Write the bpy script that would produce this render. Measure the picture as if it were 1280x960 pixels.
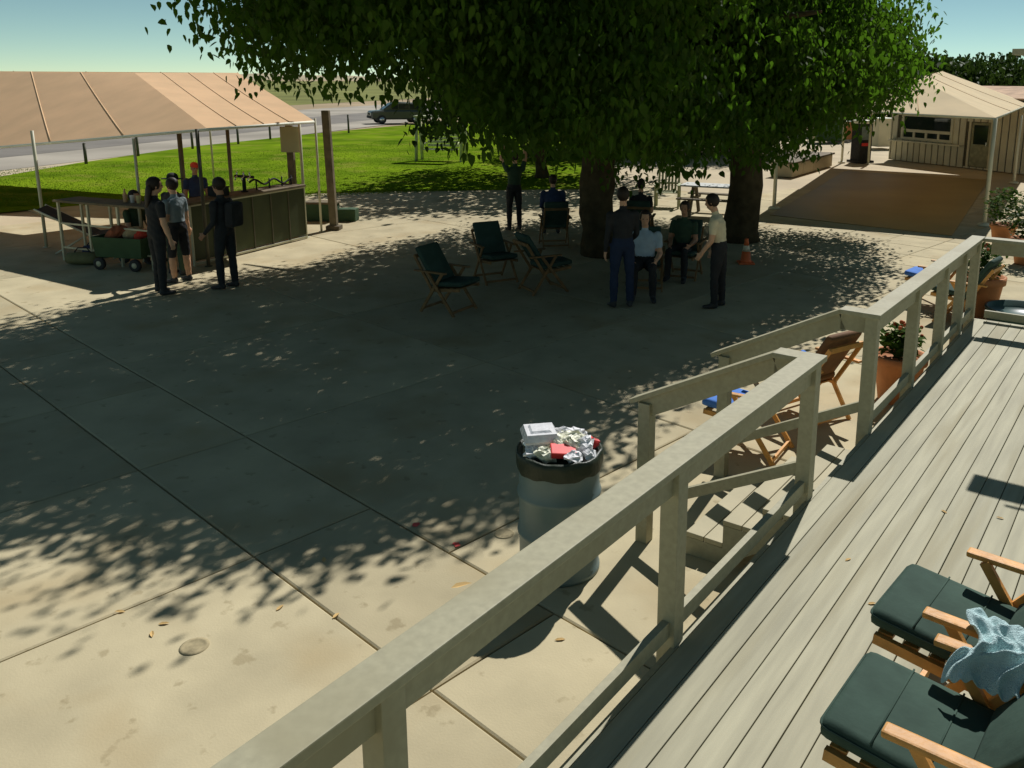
import bpy, bmesh, math, random
import numpy as np
from mathutils import Vector, Matrix
for o in list(bpy.data.objects): bpy.data.objects.remove(o)
random.seed(7); RNG = np.random.default_rng(11)
sc = bpy.context.scene
COL = sc.collection
R = math.radians
# ------------------------------------------------------------------ camera
F, CX, CY, HC = 1080.0, 736.0, 336.0, 3.35
PITCH = math.atan(236 / F); ROLL = R(0.5)
cam_d = bpy.data.cameras.new('camera'); cam = bpy.data.objects.new('camera', cam_d); COL.objects.link(cam)
cam_d.sensor_fit = 'HORIZONTAL'; cam_d.sensor_width = 36.0; cam_d.lens = 36.0 * F / 1280.0
cam_d.shift_x = -(CX - 640) / 1280.0; cam_d.shift_y = -(480 - CY) / 1280.0
cam_d.clip_start = 0.05; cam_d.clip_end = 6000
cam.matrix_world = Matrix.Translation((0, 0, HC)) @ Matrix.Rotation(R(90) - PITCH, 4, 'X') @ Matrix.Rotation(ROLL, 4, 'Z')
sc.camera = cam
sc.render.resolution_x, sc.render.resolution_y = 1024, 768
# ------------------------------------------------------------------ light
SUN_EL, SUN_AZ = 48.0, 25.0         # azimuth measured from +Y towards +X
S = Vector((math.sin(R(SUN_AZ)) * math.cos(R(SUN_EL)), math.cos(R(SUN_AZ)) * math.cos(R(SUN_EL)), math.sin(R(SUN_EL))))
w = bpy.data.worlds.new('World'); sc.world = w; w.use_nodes = True
nt = w.node_tree; bg = nt.nodes['Background']
sky = nt.nodes.new('ShaderNodeTexSky'); sky.sky_type = 'NISHITA'; sky.sun_disc = False
sky.sun_elevation = R(SUN_EL); sky.sun_rotation = R(SUN_AZ); sky.altitude = 6000; sky.air_density = 1.0; sky.dust_density = 0.0; sky.ozone_density = 6.0
tint = nt.nodes.new('ShaderNodeMix'); tint.data_type = 'RGBA'; tint.blend_type = 'MULTIPLY'; tint.inputs[0].default_value = 1.0; tint.inputs[7].default_value = (1.04, 0.92, 0.54, 1)   # the camera's green cast
nt.links.new(sky.outputs[0], tint.inputs[6]); nt.links.new(tint.outputs[2], bg.inputs[0]); bg.inputs[1].default_value = 0.128
sl = bpy.data.lights.new('sun', 'SUN'); sl.energy = 5.0; sl.angle = R(0.45); sl.color = (1.0, 0.97, 0.95)
so = bpy.data.objects.new('sun', sl); COL.objects.link(so); so.rotation_euler = S.to_track_quat('Z', 'Y').to_euler(); so.location = (10, 20, 30)
vs = sc.view_settings; vs.view_transform = 'Standard'; vs.look = 'None'; vs.gamma = 1.0; vs.exposure = -0.07
sc.cycles.max_bounces = 14; sc.cycles.diffuse_bounces = 8; sc.cycles.transmission_bounces = 8

# ------------------------------------------------------------------ pixel helpers (1280x960 picture -> place)
def ray(u, v):
    x = (u - CX) / F; y = -(v - CY) / F
    c, s = math.cos(ROLL), math.sin(ROLL); x, y = c * x - s * y, s * x + c * y
    return Vector((x, math.cos(PITCH) + y * math.sin(PITCH), -math.sin(PITCH) + y * math.cos(PITCH)))
def G(u, v, z=0.0):
    d = ray(u, v); t = (z - HC) / d.z; return Vector((d.x * t, d.y * t, z))
def AT(u, v, Y):
    d = ray(u, v); t = Y / d.y; return Vector((d.x * t, Y, HC + d.z * t))

# ------------------------------------------------------------------ materials
MATS = {}
ALB = 1.75        # overall reflectance scale of the colours below
def mat(name, col, rough=0.8, var=0.25, scale=6.0, bump=0.0, bscale=40.0, metal=0.0, col2=None, translucent=0.0, objvar=0.0, detail=6.0, spec=0.3, stain=None, coords='Object', tcol=None, stretch=None, speck=None):
    if name in MATS: return MATS[name]
    sc_ = lambda c: tuple(min(0.8, x * ALB) for x in c) if c else c
    col = sc_(col); col2 = sc_(col2); tcol = sc_(tcol); stain = (sc_(stain[0]), stain[1]) if stain else None; speck = (sc_(speck[0]), *speck[1:]) if speck else None
    m = bpy.data.materials.new(name); m.use_nodes = True; t = m.node_tree; N = t.nodes; L = t.links
    b = N['Principled BSDF']; b.inputs['Roughness'].default_value = rough; b.inputs['Metallic'].default_value = metal
    b.inputs['Specular IOR Level'].default_value = spec
    tc = N.new('ShaderNodeTexCoord'); no = N.new('ShaderNodeTexNoise'); no.inputs['Scale'].default_value = scale; no.inputs['Detail'].default_value = detail
    src = tc.outputs[coords]
    if stretch or objvar:
        mp = N.new('ShaderNodeMapping'); L.new(src, mp.inputs['Vector']); mp.inputs['Scale'].default_value = stretch or (1, 1, 1); src = mp.outputs[0]
        oi0 = N.new('ShaderNodeObjectInfo'); ml = N.new('ShaderNodeMath'); ml.operation = 'MULTIPLY'; ml.inputs[1].default_value = 57.0 if objvar else 0.0
        L.new(oi0.outputs['Random'], ml.inputs[0]); cb3 = N.new('ShaderNodeCombineXYZ'); L.new(ml.outputs[0], cb3.inputs[0]); L.new(ml.outputs[0], cb3.inputs[1]); L.new(cb3.outputs[0], mp.inputs['Location'])
    L.new(src, no.inputs['Vector'])
    mix = N.new('ShaderNodeMix'); mix.data_type = 'RGBA'
    c1 = [max(0, c * (1 - var)) for c in col]; c2 = list(col2) if col2 else [min(1, c * (1 + var)) for c in col]
    mr = N.new('ShaderNodeMapRange'); mr.inputs[1].default_value = 0.3; mr.inputs[2].default_value = 0.7
    L.new(no.outputs[0], mr.inputs[0]); L.new(mr.outputs[0], mix.inputs[0])
    mix.inputs[6].default_value = (*c1, 1); mix.inputs[7].default_value = (*c2, 1)
    out = mix.outputs[2]
    if stain:
        n2 = N.new('ShaderNodeTexNoise'); n2.inputs['Scale'].default_value = stain[1]; n2.inputs['Detail'].default_value = 3.0; L.new(src, n2.inputs['Vector'])
        m2 = N.new('ShaderNodeMapRange'); m2.inputs[1].default_value = 0.52; m2.inputs[2].default_value = 0.75; L.new(n2.outputs[0], m2.inputs[0])
        mm = N.new('ShaderNodeMix'); mm.data_type = 'RGBA'; L.new(m2.outputs[0], mm.inputs[0]); L.new(out, mm.inputs[6]); mm.inputs[7].default_value = (*stain[0], 1); out = mm.outputs[2]
    if speck:      # small dark spots and grit
        n4 = N.new('ShaderNodeTexNoise'); n4.inputs['Scale'].default_value = speck[1]; n4.inputs['Detail'].default_value = 4.0; L.new(src, n4.inputs['Vector'])
        m4 = N.new('ShaderNodeMapRange'); m4.inputs[1].default_value = speck[2]; m4.inputs[2].default_value = speck[2] + 0.06; m4.inputs[4].default_value = speck[3]; L.new(n4.outputs[0], m4.inputs[0])
        m5 = N.new('ShaderNodeMix'); m5.data_type = 'RGBA'; L.new(m4.outputs[0], m5.inputs[0]); L.new(out, m5.inputs[6]); m5.inputs[7].default_value = (*speck[0], 1); out = m5.outputs[2]
    if objvar:
        oi = N.new('ShaderNodeObjectInfo'); hs = N.new('ShaderNodeHueSaturation'); mv = N.new('ShaderNodeMapRange')
        mv.inputs[3].default_value = 1 - objvar; mv.inputs[4].default_value = 1 + objvar
        L.new(oi.outputs['Random'], mv.inputs[0]); L.new(mv.outputs[0], hs.inputs['Value']); L.new(out, hs.inputs['Color']); out = hs.outputs[0]
    L.new(out, b.inputs['Base Color'])
    if bump:
        n3 = N.new('ShaderNodeTexNoise'); n3.inputs['Scale'].default_value = bscale; n3.inputs['Detail'].default_value = 5; L.new(src, n3.inputs['Vector'])
        bp = N.new('ShaderNodeBump'); bp.inputs['Strength'].default_value = bump; bp.inputs['Distance'].default_value = 0.02
        L.new(n3.outputs[0], bp.inputs['Height']); L.new(bp.outputs[0], b.inputs['Normal'])
    if translucent:
        tr = N.new('ShaderNodeBsdfTranslucent'); tr.inputs[0].default_value = (*(tcol or col), 1)
        if tcol is None: L.new(out, tr.inputs[0])
        ms = N.new('ShaderNodeMixShader'); ms.inputs[0].default_value = translucent
        L.new(b.outputs[0], ms.inputs[1]); L.new(tr.outputs[0], ms.inputs[2]); L.new(ms.outputs[0], N['Material Output'].inputs[0])
    MATS[name] = m; return m
def glass_mat(name, col, rough=0.05):
    if name in MATS: return MATS[name]
    m = bpy.data.materials.new(name); m.use_nodes = True; b = m.node_tree.nodes['Principled BSDF']
    b.inputs['Base Color'].default_value = (*col, 1); b.inputs['Roughness'].default_value = rough; b.inputs['Specular IOR Level'].default_value = 0.6
    MATS[name] = m; return m

M_CONC = mat('concrete', (0.268, 0.232, 0.145), 0.85, 0.13, 1.7, bump=0.10, bscale=70, objvar=0.10, stain=((0.225, 0.178, 0.098), 0.9), spec=0.15, speck=((0.15, 0.12, 0.065), 6.0, 0.635, 0.5))
M_CONC2 = mat('concrete_base', (0.285, 0.24, 0.16), 0.9, 0.12, 0.5, bump=0.2, bscale=30, spec=0.2)
M_DIRT = mat('dry_dirt', (0.22, 0.17, 0.105), 0.95, 0.3, 0.05, bump=0.3, bscale=3, spec=0.1)
M_FIELD = mat('dry_field', (0.10, 0.105, 0.03), 0.95, 0.35, 0.06, bump=0.3, bscale=2, spec=0.1)
M_LAWN = mat('lawn', (0.054, 0.105, 0.006), 0.95, 0.3, 0.35, bump=0.4, bscale=9, col2=(0.105, 0.160, 0.008), spec=0.0, stain=((0.125, 0.135, 0.022), 0.8))
M_GRASS = mat('grass_blades', (0.056, 0.110, 0.006), 0.9, 0.35, 0.4, col2=(0.105, 0.162, 0.009), translucent=0.3, spec=0.0)
M_ROAD = mat('road', (0.20, 0.18, 0.145), 0.9, 0.25, 0.18, spec=0.2)
M_DECK = mat('deck_board', (0.218, 0.206, 0.140), 0.7, 0.15, 16, bump=0.08, bscale=60, objvar=0.07, stretch=(1, 0.08, 1), speck=((0.12, 0.105, 0.06), 5.0, 0.68, 0.5), stain=((0.17, 0.152, 0.09), 6.0), spec=0.25)
M_RAIL = mat('rail_paint', (0.205, 0.193, 0.128), 0.6, 0.10, 30, bump=0.02, bscale=60, spec=0.25, stain=((0.17, 0.155, 0.095), 2.0))
M_STAIR = mat('stair_tread', (0.25, 0.225, 0.145), 0.7, 0.08, 3, bump=0.03, bscale=60, objvar=0.05, spec=0.25)
M_TAN = mat('tan_canvas', (0.45, 0.315, 0.185), 0.85, 0.06, 1.5, bump=0.02, bscale=120, translucent=0.25, spec=0.15)
M_CREAM = mat('cream_canvas', (0.50, 0.38, 0.245), 0.85, 0.06, 1.5, bump=0.02, bscale=120, translucent=0.25, spec=0.1)
M_SEAM = mat('canvas_seam', (0.41, 0.285, 0.165), 0.9, 0.06, 4)
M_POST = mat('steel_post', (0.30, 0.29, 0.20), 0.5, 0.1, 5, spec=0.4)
M_DKPOST = mat('dark_post', (0.06, 0.055, 0.035), 0.6, 0.2, 5)
M_WHITE = mat('white_paint', (0.5, 0.47, 0.37), 0.6, 0.06, 4)
M_BARPANEL = mat('bar_panel', (0.028, 0.036, 0.014), 0.6, 0.25, 2.0, objvar=0.12)
M_WOOD = mat('oiled_wood', (0.36, 0.18, 0.048), 0.5, 0.25, 9, bump=0.15, bscale=60, objvar=0.06)
M_DKWOOD = mat('weathered_wood', (0.085, 0.068, 0.040), 0.8, 0.3, 6, bump=0.3, bscale=40, objvar=0.06)
M_CUSH = mat('dark_green_cushion', (0.026, 0.045, 0.034), 0.85, 0.2, 5, bump=0.35, bscale=9, spec=0.15)
M_BLUE = mat('blue_cushion', (0.045, 0.12, 0.33), 0.8, 0.15, 4, bump=0.2, bscale=150, spec=0.2)
M_TOWEL = mat('blue_towel', (0.34, 0.47, 0.54), 0.95, 0.12, 14, bump=0.8, bscale=220, spec=0.05)
M_BARK = mat('bark', (0.042, 0.032, 0.017), 0.95, 0.35, 5, bump=1.0, bscale=14, spec=0.1)
M_LEAF = mat('mulberry_leaf', (0.021, 0.044, 0.005), 0.65, 0.35, 0.7, col2=(0.050, 0.086, 0.008), translucent=0.5, spec=0.15, tcol=(0.042, 0.100, 0.005))
M_LEAFD = mat('dark_leaf', (0.02, 0.042, 0.006), 0.6, 0.35, 0.8, col2=(0.036, 0.062, 0.010), translucent=0.25, spec=0.08)
M_PLANT = mat('plant_leaf', (0.035, 0.065, 0.010), 0.7, 0.3, 3, translucent=0.3, spec=0.05)
M_DRUM = mat('drum_paint', (0.075, 0.112, 0.112), 0.4, 0.12, 3, bump=0.03, bscale=12, spec=0.45)
M_BAG = mat('black_bag', (0.012, 0.018, 0.010), 0.45, 0.2, 6, bump=0.4, bscale=18, spec=0.35)
M_SIDING = mat('siding', (0.37, 0.35, 0.26), 0.75, 0.10, 1.5, objvar=0.06, bump=0.2, bscale=30)
M_TRIM = mat('trim', (0.36, 0.34, 0.25), 0.6, 0.06, 3)
M_GLASS = glass_mat('window_glass', (0.02, 0.03, 0.025))
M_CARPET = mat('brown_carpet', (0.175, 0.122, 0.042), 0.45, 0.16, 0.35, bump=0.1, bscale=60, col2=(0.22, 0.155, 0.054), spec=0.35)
M_TERRA = mat('terracotta', (0.30, 0.125, 0.05), 0.75, 0.15, 5, bump=0.2, bscale=30)
M_SOIL = mat('soil', (0.05, 0.035, 0.02), 0.95, 0.3, 12)
M_ORANGE = mat('cone_orange', (0.75, 0.10, 0.03), 0.5, 0.08, 5)
M_RUBBER = mat('black_rubber', (0.02, 0.02, 0.02), 0.7, 0.2, 8)
M_BLACK = mat('black_cloth', (0.018, 0.018, 0.018), 0.85, 0.2, 9, bump=0.3, bscale=25)
M_TILE = mat('roof_shingle', (0.28, 0.19, 0.12), 0.9, 0.3, 2.0, bump=0.4, bscale=10)
M_PLASTIC = mat('clear_tray', (0.62, 0.62, 0.62), 0.15, 0.1, 20, bump=0.4, bscale=25, spec=0.7)
M_PAPER = mat('crumpled_paper', (0.70, 0.66, 0.50), 0.6, 0.15, 18, bump=0.7, bscale=30)
M_RED = mat('red_print', (0.50, 0.035, 0.03), 0.5, 0.15, 10)
M_FOIL = mat('foil_wrap', (0.46, 0.45, 0.34), 0.3, 0.3, 25, bump=0.6, bscale=30, metal=0.0, spec=0.5)
M_CHROME = mat('chrome', (0.45, 0.45, 0.43), 0.25, 0.1, 10, metal=0.9)
M_GREENBOX = mat('green_fabric', (0.025, 0.05, 0.022), 0.8, 0.15, 6)
M_SIGN = mat('sign_green', (0.012, 0.035, 0.018), 0.5, 0.1, 4)
M_HILL = mat('far_hill', (0.24, 0.21, 0.14), 1.0, 0.2, 0.01, spec=0.05)
M_SKIN = mat('skin', (0.42, 0.235, 0.14), 0.6, 0.06, 10)
M_HAIRD = mat('dark_hair', (0.018, 0.012, 0.008), 0.6, 0.2, 30)
M_HAIRG = mat('light_hair', (0.30, 0.26, 0.19), 0.6, 0.2, 30)
M_SHOE = mat('shoe', (0.025, 0.025, 0.025), 0.6, 0.2, 8)
M_EYE = mat('eye', (0.02, 0.015, 0.01), 0.3, 0.1, 8)
M_GREYBOARD = mat('grey_board', (0.20, 0.20, 0.12), 0.8, 0.06, 3)
M_SILVER = mat('car_paint', (0.05, 0.053, 0.043), 0.25, 0.05, 2, spec=0.6)
M_DRYLEAF = mat('dry_leaf', (0.34, 0.23, 0.09), 0.8, 0.2, 9)

# ------------------------------------------------------------------ mesh helpers
class MB:
    def __init__(s): s.v = []; s.f = []; s.smooth = []
    def add(s, vs_, fs, smooth=False):
        o = len(s.v); s.v += [tuple(p) for p in vs_]; s.f += [tuple(i + o for i in f) for f in fs]; s.smooth += [smooth] * len(fs); return s
    def box(s, c, d, ax=None, bev=0.0):
        # c centre, d full dims, ax = 3 axes
        X, Y, Z = ax if ax else (Vector((1, 0, 0)), Vector((0, 1, 0)), Vector((0, 0, 1)))
        c = Vector(c); h = [q / 2 for q in d]
        if bev <= 0:
            vv = [c + X * (sx * h[0]) + Y * (sy * h[1]) + Z * (sz * h[2]) for sz in (-1, 1) for sy in (-1, 1) for sx in (-1, 1)]
            return s.add(vv, [(0, 2, 3, 1), (4, 5, 7, 6), (0, 1, 5, 4), (1, 3, 7, 5), (3, 2, 6, 7), (2, 0, 4, 6)])
        b = min(bev, min(h) * 0.9)
        bm = bmesh.new(); bmesh.ops.create_cube(bm, size=1.0)
        for q in bm.verts: q.co = Vector((q.co.x * d[0], q.co.y * d[1], q.co.z * d[2]))
        bmesh.ops.bevel(bm, geom=bm.edges[:], offset=b, segments=2, affect='EDGES', profile=0.6)
        bm.verts.index_update(); vv = [c + X * q.co.x + Y * q.co.y + Z * q.co.z for q in bm.verts]; ff = [[q.index for q in f.verts] for f in bm.faces]; bm.free()
        return s.add(vv, ff)
    def beam(s, a, b, wd, ht, up=(0, 0, 1), bev=0.0, ext=0.0):
        a = Vector(a); b = Vector(b); d = (b - a); L = d.length; Y = d / L; U = Vector(up); X = Y.cross(U).normalized(); Z = X.cross(Y)
        return s.box((a + b) / 2, (wd, L + ext, ht), (X, Y, Z), bev)
    def tube(s, pts, rad, n=10, cap=True, flat=1.0, smooth=True):
        pts = [Vector(p) for p in pts]; rad = rad if hasattr(rad, '__len__') else [rad] * len(pts)
        vv = []; prev = None
        for i, p in enumerate(pts):
            t = (pts[min(i + 1, len(pts) - 1)] - pts[max(i - 1, 0)]).normalized()
            if prev is None:
                a = Vector((1, 0, 0)) if abs(t.x) < 0.9 else Vector((0, 1, 0)); X = (a - t * a.dot(t)).normalized()
            else: X = (prev - t * prev.dot(t)).normalized()
            prev = X; Y = t.cross(X)
            for k in range(n):
                an = 2 * math.pi * k / n; vv.append(p + X * (math.cos(an) * rad[i]) + Y * (math.sin(an) * rad[i] * flat))
        ff = [(i * n + k, i * n + (k + 1) % n, (i + 1) * n + (k + 1) % n, (i + 1) * n + k) for i in range(len(pts) - 1) for k in range(n)]
        if cap: ff += [tuple(range(n))[::-1], tuple((len(pts) - 1) * n + k for k in range(n))]
        return s.add(vv, ff, smooth)
    def rings(s, rings, n=14, cap=True, smooth=True):
        # rings: list of (centre, axisX, axisY, rx, ry)
        vv = []
        for c, X, Y, rx, ry in rings:
            for k in range(n):
                an = 2 * math.pi * k / n; vv.append(Vector(c) + Vector(X) * (math.cos(an) * rx) + Vector(Y) * (math.sin(an) * ry))
        ff = [(i * n + k, i * n + (k + 1) % n, (i + 1) * n + (k + 1) % n, (i + 1) * n + k) for i in range(len(rings) - 1) for k in range(n)]
        if cap: ff += [tuple(range(n))[::-1], tuple((len(rings) - 1) * n + k for k in range(n))]
        return s.add(vv, ff, smooth)
    def lathe(s, prof, c=(0, 0, 0), n=24, cap=True, smooth=True):
        return s.rings([((c[0], c[1], c[2] + z), (1, 0, 0), (0, 1, 0), r, r) for r, z in prof], n, cap, smooth)
    def prism(s, poly, off, smooth=False):
        # poly list of 3d points, off vector
        n = len(poly); a = [Vector(p) for p in poly]; b = [p + Vector(off) for p in a]
        return s.add(a + b, [tuple(range(n))[::-1], tuple(range(n, 2 * n))] + [(i, (i + 1) % n, n + (i + 1) % n, n + i) for i in range(n)], smooth)
    def ball(s, c, r, n=10, m=7, axes=None):
        c = Vector(c); r = r if hasattr(r, '__len__') else (r, r, r); X, Y, Z = axes if axes else (Vector((1, 0, 0)), Vector((0, 1, 0)), Vector((0, 0, 1)))
        return s.rings([(c + Vector(Z) * (-math.cos(math.pi * (i + 0.12) / (m - 0.76)) * r[2]), X, Y, r[0] * math.sin(math.pi * (i + 0.12) / (m - 0.76)), r[1] * math.sin(math.pi * (i + 0.12) / (m - 0.76))) for i in range(m)], n)
    def mesh(s, name, fixn=True):
        me = bpy.data.meshes.new(name); me.from_pydata(s.v, [], s.f); me.update()
        if any(s.smooth): me.polygons.foreach_set('use_smooth', s.smooth)
        if fixn:
            bm = bmesh.new(); bm.from_mesh(me); bmesh.ops.recalc_face_normals(bm, faces=bm.faces[:]); bm.to_mesh(me); bm.free()
        return me
    def build(s, name, m, parent=None, smooth_all=None):
        return link(name, s.mesh(name), m, parent)
def link(name, me, m, parent=None):
    o = bpy.data.objects.new(name, me); COL.objects.link(o)
    if m is not None and len(me.materials) == 0: me.materials.append(m)
    if parent is not None: o.parent = parent
    return o
def tag(o, label=None, cat=None, group=None, kind=None):
    if label: o['label'] = label
    if cat: o['category'] = cat
    if group: o['group'] = group
    if kind: o['kind'] = kind
    return o
def thing(name, label, cat, loc=(0, 0, 0), rz=0.0, group=None):
    o = bpy.data.objects.new(name, None); COL.objects.link(o); o.location = loc; o.rotation_euler = (0, 0, rz); o.empty_display_size = 0.2
    return tag(o, label, cat, group)
def setting(o): o['kind'] = 'structure'; return o
def copy_tree(o, parent=None):
    c = o.copy(); COL.objects.link(c)
    if parent is not None: c.parent = parent
    for ch in list(o.children): copy_tree(ch, c)
    return c
def V2(a): return Vector((math.sin(R(a)), math.cos(R(a)), 0))
Zv = Vector((0, 0, 1))

# ================================================================== GROUND
gb = MB(); gb.add([(-3000, -60, -0.05), (3000, -60, -0.05), (3000, 5000, -0.05), (-3000, 5000, -0.05)], [(0, 1, 2, 3)]); setting(gb.build('ground', M_DIRT))
pv = MB(); pv.add([(-40, -8, -0.03), (40, -8, -0.03), (40, 60, -0.03), (-6, 60, -0.03), (-40, 30, -0.03)], [(0, 1, 2, 3, 4)]); plaza = setting(pv.build('pavement', M_CONC2))
# concrete slabs laid on a grid turned 42 degrees
SA = Vector((math.cos(R(42)), -math.sin(R(42)), 0)); SB = Vector((math.sin(R(42)), math.cos(R(42)), 0))
slab_mesh = {}
def slab(a0, a1, b0, b1):
    key = (round(a1 - a0, 3), round(b1 - b0, 3))
    if key not in slab_mesh:
        q = MB(); g = 0.007; dx, dy = key[0] - 2 * g, key[1] - 2 * g; h = 0.012
        vv = [(-dx/2, -dy/2, -0.06), (dx/2, -dy/2, -0.06), (dx/2, dy/2, -0.06), (-dx/2, dy/2, -0.06), (-dx/2, -dy/2, -0.008), (dx/2, -dy/2, -0.008), (dx/2, dy/2, -0.008), (-dx/2, dy/2, -0.008),
              (-dx/2 + h, -dy/2 + h, 0), (dx/2 - h, -dy/2 + h, 0), (dx/2 - h, dy/2 - h, 0), (-dx/2 + h, dy/2 - h, 0)]
        q.add(vv, [(0, 1, 5, 4), (1, 2, 6, 5), (2, 3, 7, 6), (3, 0, 4, 7), (4, 5, 9, 8), (5, 6, 10, 9), (6, 7, 11, 10), (7, 4, 8, 11), (8, 9, 10, 11)])
        slab_mesh[key] = q.mesh('concrete_slab')
    c = SA * ((a0 + a1) / 2) + SB * ((b0 + b1) / 2)
    o = link('concrete_slab', slab_mesh[key], M_CONC, plaza); o.location = (c.x, c.y, random.uniform(-0.003, 0.001)); o.rotation_euler = (0, 0, -R(42))
bed = [-8.0, -5.3, -2.6, 0.1, 2.57, 3.55] + [3.55 + 3.06 * k for k in range(1, 9)]
nslab = 0
for j in range(len(bed) - 1):
    b0, b1 = bed[j], bed[j + 1]
    st = 2.05 if b0 < 3.5 else 3.06
    a = -5.52 - st * 12
    if b0 >= 3.5: a = -7.6 - st * 8
    while a < 6:
        c = SA * (a + st / 2) + SB * ((b0 + b1) / 2)
        if -14 < c.x < 14 and -1 < c.y < 27.5:
            if 3.6 < c.x < 9.5 and 14 < c.y < 21.5:
                for ka in range(3):
                    for kb in range(3):
                        slab(a + st * ka / 3, a + st * (ka + 1) / 3, b0 + (b1 - b0) * kb / 3, b0 + (b1 - b0) * (kb + 1) / 3); nslab += 1
            else: slab(a, a + st, b0, b1); nslab += 1
        a += st
# lawn, road, far field
LAWN = [G(-260, 290), G(96, 257), G(300, 245), G(500, 239), G(760, 236), G(760, 172), G(560, 152), G(430, 164), G(240, 184), G(96, 205), G(-260, 268)]
lw = MB(); lw.prism([(p.x, p.y, 0.0) for p in LAWN], (0, 0, 0.035)); setting(lw.build('lawn', M_LAWN))
RD = Vector((0.177, 0.984, 0)); RN = Vector((0.984, -0.177, 0))
rd = MB()
def strip(mb, n0, n1, l0, l1, z):
    p = [RN * n0 + RD * l0, RN * n1 + RD * l0, RN * n1 + RD * l1, RN * n0 + RD * l1]; mb.add([(q.x, q.y, z) for q in p], [(0, 1, 2, 3)])
strip(rd, -47, -26.4, -40, 600, -0.02); setting(rd.build('road', M_ROAD))
asph = mat('asphalt', (0.115, 0.105, 0.09), 0.9, 0.2, 0.3, spec=0.2)
r2 = MB(); strip(r2, -37.5, -30.5, -40, 600, -0.012); setting(r2.build('asphalt_lane', asph))
fl = MB(); strip(fl, -420, -56, -40, 900, -0.035); setting(fl.build('field', M_FIELD))
hl = MB()   # low far hills closing the horizon
hp = []
for i in range(121):
    an = R(-60 + i); r = 1500; h = 5 + 5 * (0.5 + 0.5 * math.sin(i * 0.21)) * (0.6 + 0.4 * math.sin(i * 0.47 + 1)) + 1 * math.sin(i * 1.3)
    hp.append((an, r, h))
hv = []
for an, r, h in hp: hv += [(r * math.sin(an), r * math.cos(an), -2), ((r + 120) * math.sin(an), (r + 120) * math.cos(an), h), ((r + 420) * math.sin(an), (r + 420) * math.cos(an), -2)]
hl.add(hv, [(3 * i + k, 3 * i + 3 + k, 3 * i + 4 + k, 3 * i + 1 + k) for i in range(120) for k in (0, 1)], True); setting(hl.build('hills', M_HILL))
# grass tufts at the lawn's near edge
def blades(name, pts_fn, n, h, m, label):
    P = pts_fn(n); an = RNG.uniform(0, 2 * math.pi, n); hh = h * RNG.uniform(0.5, 1.3, n); ln = RNG.uniform(-0.5, 0.5, (n, 2)) * hh[:, None]; wd = 0.018
    vv = np.zeros((n, 3, 3)); vv[:, 0, :2] = P + np.stack([np.cos(an), np.sin(an)], 1) * wd; vv[:, 1, :2] = P - np.stack([np.cos(an), np.sin(an)], 1) * wd
    vv[:, 2, :2] = P + ln; vv[:, :2, 2] = 0.03; vv[:, 2, 2] = 0.035 + hh
    me = bpy.data.meshes.new(name); me.from_pydata(vv.reshape(-1, 3).tolist(), [], np.arange(3 * n).reshape(-1, 3).tolist()); me.update()
    o = link(name, me, m); tag(o, label, 'grass', kind='stuff'); return o
def lawn_pts(n):
    L0, L1 = G(96, 257), G(640, 237.5); M0, M1 = G(96, 207), G(640, 165)
    out = []
    t = RNG.uniform(-0.25, 1.05, n); s_ = RNG.uniform(0, 1, n) ** 1.3
    A0 = np.array(L0)[:2] * (1 - t)[:, None] + np.array(L1)[:2] * t[:, None]; A1 = np.array(M0)[:2] * (1 - t)[:, None] + np.array(M1)[:2] * t[:, None]
    return A0 * (1 - s_)[:, None] + A1 * s_[:, None]
blades('grass', lawn_pts, 60000, 0.018, M_GRASS, 'short green mown grass of the sunny lawn')
# round cleanout covers and paint dots in the concrete
for u, v, lb in ((630, 667, 'small round cover in the concrete near the trash drum'), (243, 808, 'larger round cover in the bright concrete by the slab corner')):
    p = G(u, v); q = MB(); q.lathe([(0.075 if u == 630 else 0.085, -0.01), (0.075 if u == 630 else 0.085, 0.002), (0.064, 0.0035), (0.060, 0.001), (0.02, 0.001)], n=24)
    o = q.build('cleanout_cover', mat('cover', (0.21, 0.175, 0.10), 0.85, 0.2, 30)); o.location = p; tag(o, lb, 'cover')
for u, v in ((520, 656), (571, 681)):
    p = G(u, v); q = MB(); n = 11
    q.add([(0.0, 0, 0.004)] + [(math.cos(2 * math.pi * k / n) * 0.03 * random.uniform(0.6, 1.3), math.sin(2 * math.pi * k / n) * 0.03 * random.uniform(0.6, 1.3), 0.004) for k in range(n)], [(0, 1 + k, 1 + (k + 1) % n) for k in range(n)])
    o = q.build('paint_mark', mat('red_paint', (0.45, 0.06, 0.05), 0.8, 0.3, 20)); o.location = p; tag(o, 'small red spray paint dot on the concrete joint', 'paint mark', 'red paint dots on the joint')

# ================================================================== DECK, RAILS, STAIRS
D = 0.70; RT = 1.66
E = V2(34.0); NN = Vector((E.y, -E.x, 0))
P1 = Vector((1.44, 5.19, 0)); P2 = Vector((2.18, 6.28, 0)); P0 = Vector((0.43, 3.70, 0))
END = Vector((4.40, 9.66, 0))
def dk(s, t, z=0.0): return Vector((P1.x, P1.y, 0)) + E * s + NN * t + Zv * z     # s along the boards, t into the deck
sE = (END - P1).dot(E)
deck = thing('wooden_deck', 'raised deck of pale weathered boards beside the plaza', 'deck', (0, 0, 0))
BW = 0.126
bm_deck = MB(); bm_deck.box((0, 0, -0.016), (BW - 0.007, 1.0, 0.032), bev=0.004)
board_meshes = {}
def board(s0, s1, t):
    L = round(s1 - s0, 2)
    if L not in board_meshes:
        q = MB(); q.box((0, 0, -0.016), (BW - 0.005, L - 0.004, 0.032), bev=0.0035); board_meshes[L] = q.mesh('deck_board')
    o = link('deck_board', board_meshes[L], M_DECK, deck); c = dk((s0 + s1) / 2, t, D + random.uniform(-0.0015, 0.0015)); o.location = c; o.rotation_euler = (0, 0, -R(34.0))
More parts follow.
